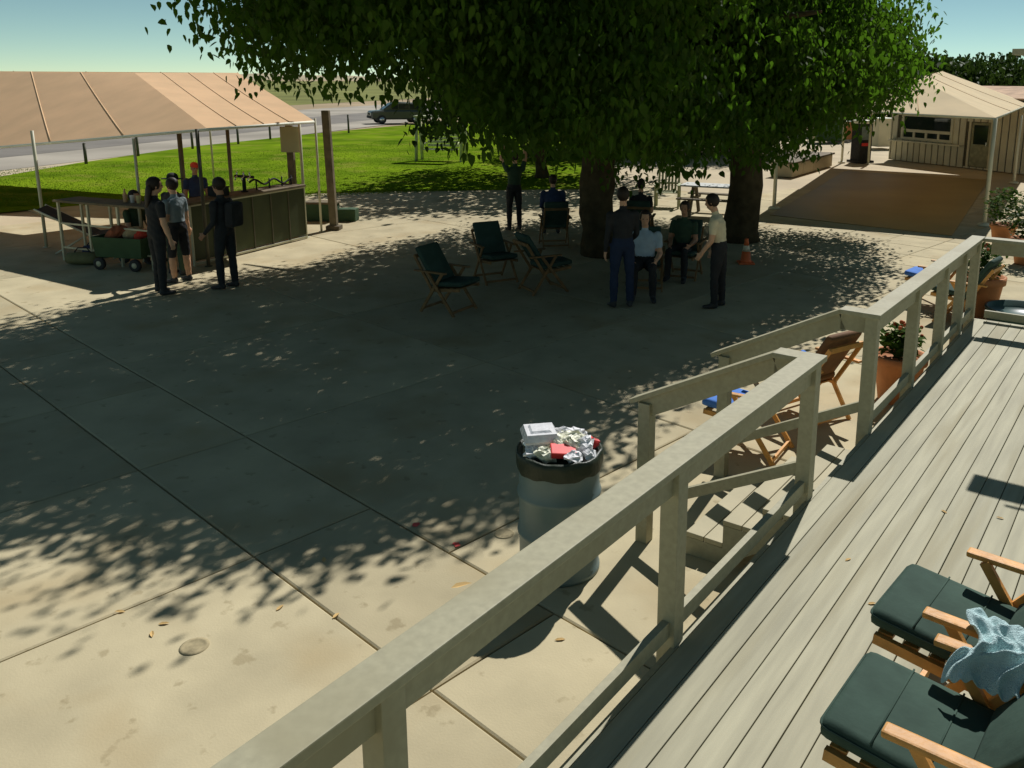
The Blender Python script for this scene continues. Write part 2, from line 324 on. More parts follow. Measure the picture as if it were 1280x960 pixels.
k = 0; t = 0.03 + BW / 2
while t < 7.2:
    cuts = [-7.2, sE] ; off = [(-2.6, 1.9), (-0.9, 3.4), (-3.8, 0.6)][k % 3]
    pts = [-7.2, -3.4 - 0.4 * (k % 2), sE]
    for i in range(len(pts) - 1): board(pts[i], pts[i + 1], t)
    t += BW; k += 1
q = MB(); q.beam(dk(-7.2, 0.012, D - 0.115), dk(sE, 0.012, D - 0.115), 0.03, 0.22); q.build('fascia', M_RAIL, deck)
q = MB(); q.beam(dk(sE + 0.018, 0, D - 0.115), dk(sE + 0.018, 7.2, D - 0.115), 0.03, 0.22); q.build('fascia', M_RAIL, deck)
q = MB(); q.prism([dk(-7.2, 0.05, D - 0.25), dk(sE - 0.05, 0.05, D - 0.25), dk(sE - 0.05, 7.2, D - 0.25), dk(-7.2, 7.2, D - 0.25)], (0, 0, 0.2)); q.build('joist_frame', M_DKWOOD, deck)
for s_ in (-6.8, -5, -3.2, -1.4, 0.4, 2.2, 4.0, sE - 0.2):
    q = MB(); q.box(dk(s_, 0.12, (D - 0.25) / 2), (0.1, 0.1, D - 0.25)); q.build('support_post', M_DKWOOD, deck)
q = MB(); q.beam(dk(-7.2, 0.045, 0.20), dk(-0.05, 0.045, 0.20), 0.02, 0.42); q.build('skirt_board', M_RAIL, deck)
q = MB(); q.beam(dk(1.45, 0.045, 0.20), dk(sE, 0.045, 0.20), 0.02, 0.42); q.build('skirt_board', M_RAIL, deck)

def railing(name, label, a, b, posts, cap_w=0.145, infill=(), toff=0.0, bottom=True, capext=0.0):
    r = thing(name, label, 'railing', (a.x, a.y, 0)); base = Vector((a.x, a.y, 0)); dr = (b - a).normalized(); side = Vector((dr.y, -dr.x, 0)); L = (b - a).length
    def pt(s, z, o=0.0): return dr * s + side * o + Zv * z
    q = MB(); q.beam(pt(-0.075, RT - 0.019), pt(L + 0.075 + capext, RT - 0.019), cap_w, 0.038, bev=0.005); q.build('cap_rail', M_RAIL, r)
    q = MB(); q.beam(pt(0.0, RT - 0.038 - 0.071), pt(L, RT - 0.038 - 0.071), 0.036, 0.14, bev=0.003); q.build('apron_board', M_RAIL, r)
    if bottom:
        q = MB(); q.beam(pt(0.0, D + 0.085), pt(L, D + 0.085), 0.04, 0.085, bev=0.003); q.build('bottom_rail', M_RAIL, r)
    for s_ in posts:
        q = MB(); q.box(pt(s_, (RT - 0.038 + D - 0.28) / 2), (0.095, 0.095, RT - 0.038 - D + 0.28), (side, dr, Zv), bev=0.004); q.build('post', M_RAIL, r)
    return r
# near run, stops at the stair opening
A0 = dk(-6.9, -0.03)
Lr = 6.9
railing('deck_railing', 'flat capped deck railing running from the stairs past the recliners', A0, dk(0, -0.03), [Lr, Lr - (P1 - P0).dot(E), Lr - 3.6, Lr - 5.4])
s2 = (P2 - P1).dot(E)
L2 = sE - s2 - 0.05
railing('deck_railing', 'flat capped deck railing beside the terracotta planters', dk(s2, -0.03), dk(sE - 0.05, -0.03), [0.0, L2 * 0.32, L2 * 0.60, L2 * 0.82, L2])
railing('deck_railing', 'flat capped railing across the far end of the deck', dk(sE - 0.045, 0.125), dk(sE - 0.045, 6.6), [0.95, 2.4, 3.9, 5.4, 6.45])
# stairs
st_ = thing('wooden_stairs', 'short pale wooden stairs with sloping handrails down from the deck', 'stairs', (P1.x, P1.y, 0))
def sp(s, t, z): return E * s - NN * t + Zv * z       # t = outward from deck edge
RUN, RISE = 0.285, D / 4
for k in range(3):
    z = D - RISE * (k + 1)
    for j in range(2):
        q = MB(); q.box(sp(s2 / 2, 0.02 + RUN * k + 0.072 + 0.146 * j, z - 0.019), (0.14, s2 - 0.02, 0.038), (-NN, E, Zv), bev=0.005); q.build('tread', M_STAIR, st_)
for s_ in (0.03, s2 - 0.03):
    pl = [sp(s_, 0.0, D - 0.04)]
    for k in range(3):
        pl += [sp(s_, 0.02 + RUN * k + 0.0, D - 0.04 - RISE * k), sp(s_, 0.02 + RUN * k, D - 0.04 - RISE * (k + 1))]
    pl += [sp(s_, 0.02 + RUN * 3, D - 0.04 - RISE * 3), sp(s_, 0.02 + RUN * 3, 0.0), sp(s_, RUN * 3 - 0.25, 0.0), sp(s_, 0.0, D - 0.30)]
    pl2 = [pl[0]] + pl[2:] if (pl[0] - pl[1]).length < 0.021 else pl
    q = MB(); q.prism([p - E * 0.019 for p in pl2], E * 0.038); q.build('stringer', M_RAIL, st_)
TO = 1.22
for s_ in (0.0, s2):
    ztop0, ztop1 = RT - 0.02, RT - 0.55
    # level cap stub beside the deck post then a sloping handrail
    q = MB(); q.beam(sp(s_, -0.04, ztop0 + 0.001), sp(s_, 0.27, ztop0 + 0.001), 0.14, 0.036, bev=0.005); q.build('handrail_landing', M_RAIL, st_)
    q = MB(); q.beam(sp(s_, 0.26, ztop0), sp(s_, TO + 0.12, ztop1 - 0.03), 0.10, 0.034, bev=0.004); q.build('handrail_cap', M_RAIL, st_)
    q = MB(); q.beam(sp(s_, 0.03, ztop0 - 0.085), sp(s_, 0.27, ztop0 - 0.085), 0.036, 0.13); q.build('handrail_board', M_RAIL, st_)
    q = MB(); q.beam(sp(s_, 0.26, ztop0 - 0.085), sp(s_, TO + 0.04, ztop1 - 0.085), 0.036, 0.13); q.build('handrail_board', M_RAIL, st_)
    q = MB(); q.beam(sp(s_, 0.03, D + 0.22), sp(s_, TO, 0.30), 0.045, 0.075); q.build('lower_rail', M_RAIL, st_)
    q = MB(); q.box(sp(s_, TO, (ztop1 - 0.02) / 2), (0.095, 0.095, ztop1 - 0.02), (-NN, E, Zv), bev=0.004); q.build('post', M_RAIL, st_)

# ================================================================== CHAIRS
def recliner(label, loc, face, group, cush=M_CUSH, wood=M_WOOD, recline=38.0, name='recliner_chair', bk=0.84):
    # face: heading angle from +Y towards +X that the sitter looks at; local +y = forward
    r = thing(name, label, 'chair', loc, -R(face), group); W = 0.56
    ra = R(recline); bd = Vector((0, -math.sin(ra), math.cos(ra)))
    for sx in (-1, 1):
        x = sx * W / 2
        q = MB(); q.beam((x, 0.20, 0.0), (x, -0.26, 0.615), 0.026, 0.042); q.build('leg', wood, r)
        q = MB(); q.beam((x * 0.93, -0.42, 0.0), (x * 0.93, 0.0, 0.615), 0.024, 0.042); q.build('leg', wood, r)
        q = MB(); q.box((x * 1.03, -0.20, 0.625), (0.058, 0.56, 0.026), bev=0.009); q.build('armrest', wood, r)
        q = MB(); q.beam((x * 0.86, -0.22, 0.36), Vector((x * 0.86, -0.22, 0.36)) + bd * (bk - 0.04), 0.026, 0.04, up=(0, 1, 0)); q.build('back_stile', wood, r)
        q = MB(); q.beam((x * 0.86, 0.28, 0.395), (x * 0.86, -0.24, 0.345), 0.026, 0.045); q.build('seat_rail', wood, r)
    for (y, z) in ((0.165, 0.055), (-0.385, 0.055)):
        q = MB(); q.box((0, y, z), (W - 0.02, 0.022, 0.035)); q.build('stretcher', wood, r)
    q = MB(); q.beam(Vector((-W * 0.43, -0.22, 0.36)) + bd * (bk - 0.06), Vector((W * 0.43, -0.22, 0.36)) + bd * (bk - 0.06), 0.03, 0.05); q.build('back_top_rail', wood, r)
    for j in range(5):
        q = MB(); q.box((0, 0.24 - 0.105 * j, 0.412 - 0.0105 * j), (W * 0.80, 0.06, 0.014)); q.build('slat', wood, r)
    q = MB(); q.box((0, 0.04, 0.455), (0.49, 0.54, 0.075), (Vector((1, 0, 0)), Vector((0, 0.995, 0.096)), Vector((0, -0.096, 0.995))), bev=0.034); q.build('seat_cushion', cush, r)
    c = Vector((0, -0.22, 0.44)) + bd * (bk / 2 - 0.02) + Vector((0, math.cos(ra), math.sin(ra))) * 0.045
    q = MB(); q.box(c, (0.48, 0.075, bk), (Vector((1, 0, 0)), Vector((0, math.cos(ra), math.sin(ra))), bd), bev=0.034); q.build('back_cushion', cush, r)
    if bk > 0.8:
        for cc_, U, Vv, Nn, hw, hh_ in ((Vector((0, 0.04, 0.455)), Vector((1, 0, 0)), Vector((0, 0.995, 0.096)), Vector((0, -0.096, 0.995)), 0.245, 0.27), (c, Vector((1, 0, 0)), bd, Vector((0, math.cos(ra), math.sin(ra))), 0.24, bk / 2)):
            pts = []
            for sx, sy, a0 in ((1, 1, 0), (-1, 1, 90), (-1, -1, 180), (1, -1, 270)):
                for k_ in range(4): an = R(a0 + 30 * k_); pts.append(cc_ + U * (sx * (hw - 0.035) + 0.036 * math.cos(an)) + Vv * (sy * (hh_ - 0.035) + 0.036 * math.sin(an)) + Nn * 0.012)
            q = MB(); q.tube(pts + pts[:1], 0.0055, n=6, cap=False); q.build('piping', cush, r)
        for f in (-0.09, 0.09): q = MB(); q.tube([(-0.235, 0.04 + f, 0.4945 + f * 0.096), (0.0, 0.04 + f, 0.4925 + f * 0.096), (0.235, 0.04 + f, 0.4945 + f * 0.096)], 0.004, n=6); q.build('seat_seam', cush, r)
    for o in r.children:
        if 'cushion' in o.name: o.data.polygons.foreach_set('use_smooth', [True] * len(o.data.polygons))
    return r
FA = -51.0
fdir = V2(FA); rdir = Vector((fdir.y, -fdir.x, 0))
c1 = Vector((1.57, 3.20, D))
recliner('wooden recliner with dark green cushions on the deck boards, clear arm beyond', c1, FA, 'deck recliners')
c2 = c1 - rdir * 0.72 - fdir * 0.10
recliner('wooden recliner with dark green cushions on the deck, towel over its arm', c2, FA - 2, 'deck recliners')
# towel over the two touching arms
tw = MB(); nx, ny = 44, 30
base = c1 - rdir * 0.35 - fdir * 0.23
tv = []
from mathutils import noise as mnoise
for j in range(ny):
    for i in range(nx):
        a = (i / (nx - 1) - 0.5); b = (j / (ny - 1) - 0.5)
        lx = a * 0.44; ly = b * 0.30
        fold = 1 - abs(mnoise.noise(Vector((a * 4.2 + 3, b * 5.5, 0.3)))) * 2.2; fold2 = mnoise.noise(Vector((a * 9, b * 10 + 5, 1.3)))
        z = 0.654 - max(0, abs(lx) - 0.12) * 1.05 + 0.045 * max(0, fold) + 0.014 * fold2
        tv.append(base + rdir * (lx * (0.88 + 0.25 * mnoise.noise(Vector((b * 3, 0.5, 2))))) + fdir * (ly * (0.85 + 0.3 * mnoise.noise(Vector((a * 3, 1.5, 4)))) + 0.03 * math.sin(a * 11)) + Zv * z)
tw.add(tv, [(j * nx + i, j * nx + i + 1, (j + 1) * nx + i + 1, (j + 1) * nx + i) for j in range(ny - 1) for i in range(nx - 1)], True)
o = tw.build('towel', M_TOWEL); tag(o, 'crumpled light blue towel thrown over the recliner arms', 'towel')
md = o.modifiers.new('thick', 'SOLIDIFY'); md.thickness = 0.008; md = o.modifiers.new('sub', 'SUBSURF'); md.levels = 1; md.render_levels = 1

# ================================================================== DRUM WITH TRASH
dp = G(699, 706); drum = thing('trash_drum', 'grey green steel drum trash can with black liner by the railing', 'trash can', dp)
q = MB(); prof = [(0.27, 0.0), (0.285, 0.004), (0.285, 0.03), (0.278, 0.04)]
for zc in (0.30, 0.585):
    prof += [(0.278, zc - 0.03), (0.290, zc - 0.012), (0.292, zc), (0.290, zc + 0.012), (0.278, zc + 0.03)]
prof += [(0.278, 0.84), (0.287, 0.85), (0.290, 0.865), (0.284, 0.875), (0.270, 0.875), (0.268, 0.70)]
q.lathe(prof, n=48, cap=True); q.build('drum_body', M_DRUM, drum)
q = MB(); rr = []
n = 64
def ruff(r, z, amp, ph, za):
    out = []
    for k_ in range(n):
        an = 2 * math.pi * k_ / n; rv = r + amp * (math.sin(an * 9 + ph) * 0.5 + math.sin(an * 17 + 2 * ph) * 0.35 + math.sin(an * 5) * 0.4); out.append((math.cos(an) * rv, math.sin(an) * rv, z + za * (math.sin(an * 6 + ph) + 0.6 * math.sin(an * 13 + 1.7 * ph))))
    return out
lay = [ruff(0.294, 0.765, 0.004, 0.3, 0.007), ruff(0.299, 0.80, 0.006, 0.8, 0.004), ruff(0.300, 0.85, 0.005, 1.3, 0.003), ruff(0.298, 0.885, 0.006, 2.0, 0.006), ruff(0.280, 0.895, 0.008, 2.6, 0.006), ruff(0.262, 0.86, 0.01, 3.0, 0.005), ruff(0.250, 0.74, 0.01, 3.0, 0.0)]
q.add([p for l in lay for p in l], [(i * n + k_, i * n + (k_ + 1) % n, (i + 1) * n + (k_ + 1) % n, (i + 1) * n + k_) for i in range(len(lay) - 1) for k_ in range(n)], True); q.build('bag_liner', M_BAG, drum)
q = MB(); q.lathe([(0.25, 0.70), (0.25, 0.80), (0.15, 0.87), (0.02, 0.90)], n=24); q.build('liner_fill', M_BAG, drum)
def crumple(name, label, c, r, m, grp=None, sq=(1, 1, 0.6), seed=0, cat='trash', n=14, mm=9, rough=0.35):
    rs = random.Random(seed); q = MB(); q.ball((0, 0, 0), (r * sq[0], r * sq[1], r * sq[2]), n=n, m=mm)
    q.v = [tuple(x * (1 + rs.uniform(-rough, rough)) for x in p) for p in q.v]
    o = q.build(name, m); o.data.polygons.foreach_set('use_smooth', [False] * len(o.data.polygons)); o.location = c; o.rotation_euler = (rs.uniform(-.5, .5), rs.uniform(-.5, .5), rs.uniform(0, 6)); tag(o, label, cat, grp); return o
# clear clamshell box
cb = thing('takeout_box', 'clear plastic clamshell box on top of the trash drum', 'box', dp + Vector((-0.135, 0.03, 0.905)), R(12))
q = MB()
def frus(q, z0, z1, a0, a1, b0, b1): q.add([(sx * a0 / 2, sy * b0 / 2, z0) for sx, sy in ((-1, -1), (1, -1), (1, 1), (-1, 1))] + [(sx * a1 / 2, sy * b1 / 2, z1) for sx, sy in ((-1, -1), (1, -1), (1, 1), (-1, 1))], [(3, 2, 1, 0), (4, 5, 6, 7), (0, 1, 5, 4), (1, 2, 6, 5), (2, 3, 7, 6), (3, 0, 4, 7)])
frus(q, 0, 0.06, 0.18, 0.24, 0.18, 0.25); q.build('tray', M_PLASTIC, cb)
q = MB(); frus(q, 0.062, 0.105, 0.245, 0.20, 0.255, 0.205); frus(q, 0.1045, 0.118, 0.15, 0.12, 0.15, 0.12); q.build('lid', M_PLASTIC, cb)
rc = MB(); rc.box((0, 0, 0), (0.17, 0.11, 0.045), bev=0.006); o = rc.build('food_carton', M_RED); o.location = dp + Vector((0.03, -0.14, 0.925)); o.rotation_euler = (0.25, 0.1, 0.15); tag(o, 'red food carton lying on the heaped trash', 'carton')
rs = random.Random(4)
for i, (x, y, z, r, m, nm, lb, ct) in enumerate([
    (0.10, 0.02, 0.94, 0.075, M_FOIL, 'foil_wrapper', 'crumpled pale shiny wrapper heaped in the trash drum', 'wrapper'), (0.16, -0.05, 0.93, 0.065, M_PAPER, 'paper_wad', 'crumpled cream paper wad heaped in the trash drum', 'paper'),
    (0.02, 0.09, 0.93, 0.08, M_PAPER, 'paper_wad', 'crumpled cream paper wad heaped in the trash drum', 'paper'), (-0.02, -0.04, 0.935, 0.07, M_FOIL, 'foil_wrapper', 'crumpled pale shiny wrapper heaped in the trash drum', 'wrapper'),
    (0.14, 0.10, 0.92, 0.07, M_PAPER, 'paper_wad', 'crumpled cream paper wad heaped in the trash drum', 'paper'), (0.20, 0.03, 0.91, 0.05, M_RED, 'red_wrapper', 'small crumpled red wrapper on the trash heap', 'wrapper'),
    (-0.08, -0.15, 0.91, 0.06, M_FOIL, 'foil_wrapper', 'crumpled pale shiny wrapper heaped in the trash drum', 'wrapper'), (0.10, -0.19, 0.91, 0.05, M_PAPER, 'paper_wad', 'crumpled cream paper wad heaped in the trash drum', 'paper'),
    (-0.18, -0.10, 0.905, 0.05, M_PAPER, 'paper_wad', 'crumpled cream paper wad heaped in the trash drum', 'paper'), (0.07, -0.06, 0.955, 0.05, M_FOIL, 'foil_wrapper', 'crumpled pale shiny wrapper heaped in the trash drum', 'wrapper'),
    (0.20, -0.11, 0.905, 0.045, M_PAPER, 'paper_wad', 'crumpled cream paper wad heaped in the trash drum', 'paper')]):
    crumple(nm, lb, dp + Vector((x, y, z - 0.004)), r * 1.25, m, None if nm == 'red_wrapper' else nm.replace('_', ' ') + 's in the drum', seed=i, cat=ct, sq=(1.1, 0.8, 0.6))
# dry leaf on the rail cap, and others on the concrete
def dry_leaf(p, rz, s, label, grp):
    q = MB(); pr = [(-0.5, 0, 0.0), (-0.2, 0.17, 0.08), (0.2, 0.15, 0.07), (0.5, 0, 0.02), (0.2, -0.15, 0.09), (-0.2, -0.17, 0.06), (0, 0, 0.0)]
    q.add([Vector(a) * s for a in pr], [(0, 6, 1), (1, 6, 2), (2, 6, 3), (3, 6, 4), (4, 6, 5), (5, 6, 0)]); o = q.build('dry_leaf', M_DRYLEAF); o.location = p + Zv * 0.003; o.rotation_euler = (0, 0, rz); tag(o, label, 'leaf', grp)
dry_leaf(G(577, 733, RT), 0.4, 0.075, 'dry tan leaf resting on the railing cap', None)
for u, v in ((150, 765), (190, 793), (350, 760), (405, 700), (420, 770), (205, 780), (700, 800)):
    dry_leaf(G(u, v), random.uniform(0, 6), 0.07, 'dry tan leaf lying on the sunlit concrete', 'dry leaves on the concrete')
for u, v in ((1250, 648), (1090, 755), (1180, 640), (1060, 700)):
    dry_leaf(G(u, v, D), random.uniform(0, 6), 0.05, 'small dry leaf lying on the deck boards', 'dry leaves on the deck')

# ================================================================== TREES
def leaf_cloud(name, C, m, parent, ls=0.17, droop=0.95, seed=1):
    """C: (n,3) leaf positions. One mesh of folded pointed leaves."""
    rg = np.random.default_rng(seed); n = len(C)
    an = rg.uniform(0, 2 * np.pi, n); pt = rg.normal(-droop, 0.40, n)
    d = np.stack([np.cos(an) * np.cos(pt), np.sin(an) * np.cos(pt), np.sin(pt)], 1)          # leaf direction
    up = np.tile(np.array([0, 0, 1.0]), (n, 1)) + rg.normal(0, 0.45, (n, 3)); sd = np.cross(d, up); sd /= np.linalg.norm(sd, axis=1)[:, None] + 1e-9
    nr = np.cross(sd, d); L = ls * rg.uniform(0.6, 1.3, n)[:, None]; W = L * rg.uniform(0.26, 0.38, n)[:, None]
    b = C; dn = np.array([0, 0, 1.0]) * L
    tip = C + d * L - dn * 0.14; mid = C + d * L * 0.5 - nr * L * 0.05 - dn * 0.02
    l1 = C + d * L * 0.16 + sd * W * 0.85 + nr * L * 0.06; l2 = C + d * L * 0.56 + sd * W * 0.82 + nr * L * 0.05 - dn * 0.03
    r1 = C + d * L * 0.16 - sd * W * 0.85 + nr * L * 0.06; r2 = C + d * L * 0.56 - sd * W * 0.82 + nr * L * 0.05 - dn * 0.03
    V = np.stack([b, l1, l2, tip, r2, r1, mid], 1).reshape(-1, 3); i = np.arange(n)[:, None] * 7
    Fc = np.stack([i + [0, 6, 1], i + [1, 6, 2], i + [2, 6, 3], i + [3, 6, 4], i + [4, 6, 5], i + [5, 6, 0]], 1).reshape(-1, 3)
    me = bpy.data.meshes.new(name); me.vertices.add(len(V)); me.vertices.foreach_set('co', V.ravel()); me.loops.add(Fc.size); me.loops.foreach_set('vertex_index', Fc.ravel().astype(np.int32))
    me.polygons.add(len(Fc)); me.polygons.foreach_set('loop_start', np.arange(0, Fc.size, 3, dtype=np.int32)); me.update(calc_edges=True); me.validate()
    return link(name, me, m, parent)
def tree(label, base, trunk_r, fork, crown_c, crown_r, ztop, zlow, nclump, per, m=M_LEAF, ls=0.17, seed=1, spread=0.42, group=None, name='mulberry_tree', nl=7, lean=(0, 0), inner=0.55, kindm=M_BARK, ok=None):
    rg = np.random.default_rng(seed); t = thing(name, label, 'tree', base, 0, group); b = Vector(base)
    q = MB(); pts = []; rad = []
    for i in range(9):
        f = i / 8; pts.append(Vector((lean[0] * f + 0.06 * math.sin(5 * f + seed), lean[1] * f + 0.05 * math.sin(4 * f + 2 * seed), fork * f - 0.05)))
        rad.append(trunk_r * (1.35 - 0.42 * min(1, f * 4) + 0.10 * f + 0.05 * math.sin(9 * f + seed)))
    q.tube(pts, rad, n=18)
    q.v = [(x + 0.02 * math.sin(9 * z + 6 * x), y + 0.02 * math.sin(11 * z + 5 * y), z) for x, y, z in q.v]; q.build('trunk', kindm, t)
    tip = pts[-1]; cc = Vector(crown_c) - b
    for k_ in range(nl):
        an = 2 * math.pi * (k_ + rg.uniform(-0.3, 0.3)) / nl; rr_ = rg.uniform(0.5, 0.85)
        e = cc + Vector((math.cos(an) * crown_r[0] * rr_, math.sin(an) * crown_r[1] * rr_, 0)); e.z = zlow(e.x + b.x, e.y + b.y) + 0.6 + rg.uniform(0.5, 2.2)
        if e.z < fork + 0.4: e.z = fork + 0.5
        m1 = tip.lerp(e, 0.35) + Vector((rg.uniform(-.3, .3), rg.uniform(-.3, .3), 0.7)); m2 = tip.lerp(e, 0.7) + Vector((rg.uniform(-.4, .4), rg.uniform(-.4, .4), 0.6))
        q = MB(); q.tube([tip - Zv * 0.25, m1, m2, e], [trunk_r * 0.55, trunk_r * 0.38, trunk_r * 0.24, trunk_r * 0.08], n=10); q.build('limb', kindm, t)
    cl = []
    while len(cl) < nclump:
        x, y = rg.uniform(-1, 1, 2); ph = math.atan2(y, x); edge = 1 + 0.10 * math.sin(3 * ph + seed) + 0.07 * math.sin(7 * ph + 2 * seed) + 0.04 * math.sin(13 * ph)
        rho = math.hypot(x, y) / edge
        if rho > 1: continue
        wx, wy = crown_c[0] + x * crown_r[0], crown_c[1] + y * crown_r[1]
        zt = crown_c[2] + (ztop - crown_c[2]) * math.sqrt(max(0, 1 - rho ** 2.2)); zl = zlow(wx, wy) + (1 - rho) * 0.9
        if zl > zt - 0.15:
            if ok is not None: continue
            zl = zt - 0.15
        f = rg.uniform(0, 1)
        if rho < 0.8 and inner < 1:      # favour the shell
            if 0.25 < f < 0.75 and rg.uniform() > inner: continue
        zc = zl + f * (zt - zl)
        if ok is not None and not ok(wx, wy, zc, rg): continue
        cl.append((wx, wy, zc))
    cl = np.array(cl); n = nclump * per
    P = np.repeat(cl, per, 0) + np.clip(rg.normal(0, 1, (n, 3)), -1.7, 1.7) * np.array([spread, spread, spread * 0.62]) * np.repeat(rg.uniform(0.6, 1.3, nclump), per)[:, None]
    P -= np.array(base)
    o = leaf_cloud('crown', P, m, t, ls, seed=seed); o['kind'] = 'stuff'
    return t
us = [-0.60, -0.47, -0.43, -0.39, -0.355, -0.31, -0.27, -0.21, -0.16, -0.12, 0.0, 0.10, 0.18, 0.24, 0.30, 0.325, 0.345, 0.365, 0.39, 0.5]
zd = [7.0, 4.5, 2.0, 0.6, -0.40, -0.50, 0.10, 0.12, 0.10, -1.0, -1.45, -1.40, -1.35, -1.05, -0.75, -0.70, 0.1, 0.8, 1.9, 3.0]
SX, SY = S.x / S.z, S.y / S.z
def crown_ok(x, y, z, rg):
    # where this clump's shadow lands: the crowns are trimmed on the bar side and on the deck side
    xs, ys = x - SX * z, y - SY * z; j = rg.normal(0, 0.45)
    if ys > 11.7 + (xs + 7.3) * 1.52 + j: return False
    return ys > float(np.interp(xs, [-10, -3.6, -2.6, -0.5, 0.3, 1.6, 5.0, 6.5], [5.9, 5.15, 4.75, 6.5, 8.8, 11.0, 14.7, 16.7])) + j
def zl_main(x, y):
    # the skirt of leaves hangs low over the seats and is lifted clear of the bar and the canopy
    return HC + float(np.interp(x / max(y, 6.0), us, zd)) * (y / 15.5 if y < 15.5 else 1.0) + 0.12 + 0.30 * math.sin(2.3 * x + 0.7 * y) * math.sin(1.9 * y - 0.6 * x)
tree('old mulberry with thick dark trunk shading the seated people', (0.25, 16.7, 0), 0.33, 2.3, (-1.0, 16.3, 4.2), (6.5, 6.4), 9.6, zl_main, 1350, 165, seed=3, nl=10, lean=(-0.15, 0), ls=0.112, ok=crown_ok)
tree('old mulberry with thick bare trunk standing behind the orange cone', (3.28, 18.4, 0), 0.36, 2.5, (3.0, 17.9, 4.0), (4.1, 4.6), 8.6, lambda x, y: zl_main(x, y) + 0.0, 640, 165, seed=5, nl=8, ls=0.112, ok=crown_ok)
tree('slimmer tree behind the mulberries at the lawn edge', (-1.7, 30.0, 0), 0.20, 2.3, (-1.4, 30.2, 4.0), (4.4, 4.6), 8.2, lambda x, y: 1.7, 300, 50, m=M_LEAFD, seed=8, ls=0.24, name='shade_tree', spread=0.55)
tree('dark tree on the lawn behind the low bushes', (2.0, 43.0, 0), 0.22, 2.4, (2.0, 43.0, 4.0), (4.6, 4.6), 8.5, lambda x, y: 1.2, 260, 44, m=M_LEAFD, seed=9, ls=0.3, name='shade_tree', spread=0.65)
tree('dark leafy tree behind the long planter box', (6.6, 43.0, 0), 0.22, 2.2, (6.4, 43.0, 4.0), (4.4, 4.0), 8.0, lambda x, y: 0.9, 260, 44, m=M_LEAFD, seed=12, ls=0.3, name='shade_tree', spread=0.65)
tree('dark tree rising behind the tan canopy and the siding wall', (19.0, 58.0, 0), 0.3, 2.6, (19.0, 58.0, 3.6), (6.5, 5.0), 5.2, lambda x, y: 1.2, 300, 44, m=M_LEAFD, seed=14, ls=0.36, name='background_tree', spread=0.7)
tree('dark rounded tree behind the clubhouse roof', (27.5, 60.0, 0), 0.3, 2.6, (27.5, 60.0, 3.4), (5.5, 5.0), 4.9, lambda x, y: 1.2, 260, 44, m=M_LEAFD, seed=15, ls=0.36, name='background_tree', spread=0.7)
tree('broad dark tree far behind the plaza beside the clubhouse', (11.5, 64.0, 0), 0.3, 2.6, (11.5, 64.0, 3.8), (6.0, 5.0), 7.5, lambda x, y: 1.0, 280, 44, m=M_LEAFD, seed=16, ls=0.38, name='background_tree', spread=0.75)
def bush(label, c, r, h, n, seed, m=M_LEAFD, ls=0.16, grp=None):
    rg = np.random.default_rng(seed); t = thing('bush', label, 'bush', c, 0, grp)
    d = rg.normal(0, 1, (n, 3)); d /= np.linalg.norm(d, axis=1)[:, None]; rr_ = rg.uniform(0.55, 1.0, n)[:, None] ** 0.6
    P = d * rr_ * np.array([r, r, h / 2]) * (1 + 0.15 * np.sin(5 * d[:, :1] + seed)); P[:, 2] += h / 2
    o = leaf_cloud('foliage', P, m, t, ls, droop=0.0, seed=seed); o['kind'] = 'stuff'
    q = MB()
    for k_ in range(5): a = k_ * 1.26; q.tube([(0, 0, 0), (math.cos(a) * r * 0.3, math.sin(a) * r * 0.3, h * 0.4), (math.cos(a) * r * 0.6, math.sin(a) * r * 0.6, h * 0.75)], [0.03, 0.02, 0.008], n=6)
    q.build('stem', M_BARK, t); return t
for i, (x, y, r, h, lb) in enumerate([(-2.2, 36.5, 1.6, 1.9, 'dark bush under the slimmer shade tree'), (0.3, 38.0, 1.7, 2.1, 'tall dark bush behind the mulberry trunk'),
                                      (2.8, 39.5, 1.6, 1.9, 'rounded dark bush at the end of the bright paving'), (5.0, 40.5, 1.6, 2.0, 'dark bush beneath the tree by the planter box'), (7.6, 41.2, 1.2, 1.5, 'small dark bush beside the kiosk paving')]):
    bush(lb, (x, y, 0), r, h, 1500, 30 + i)

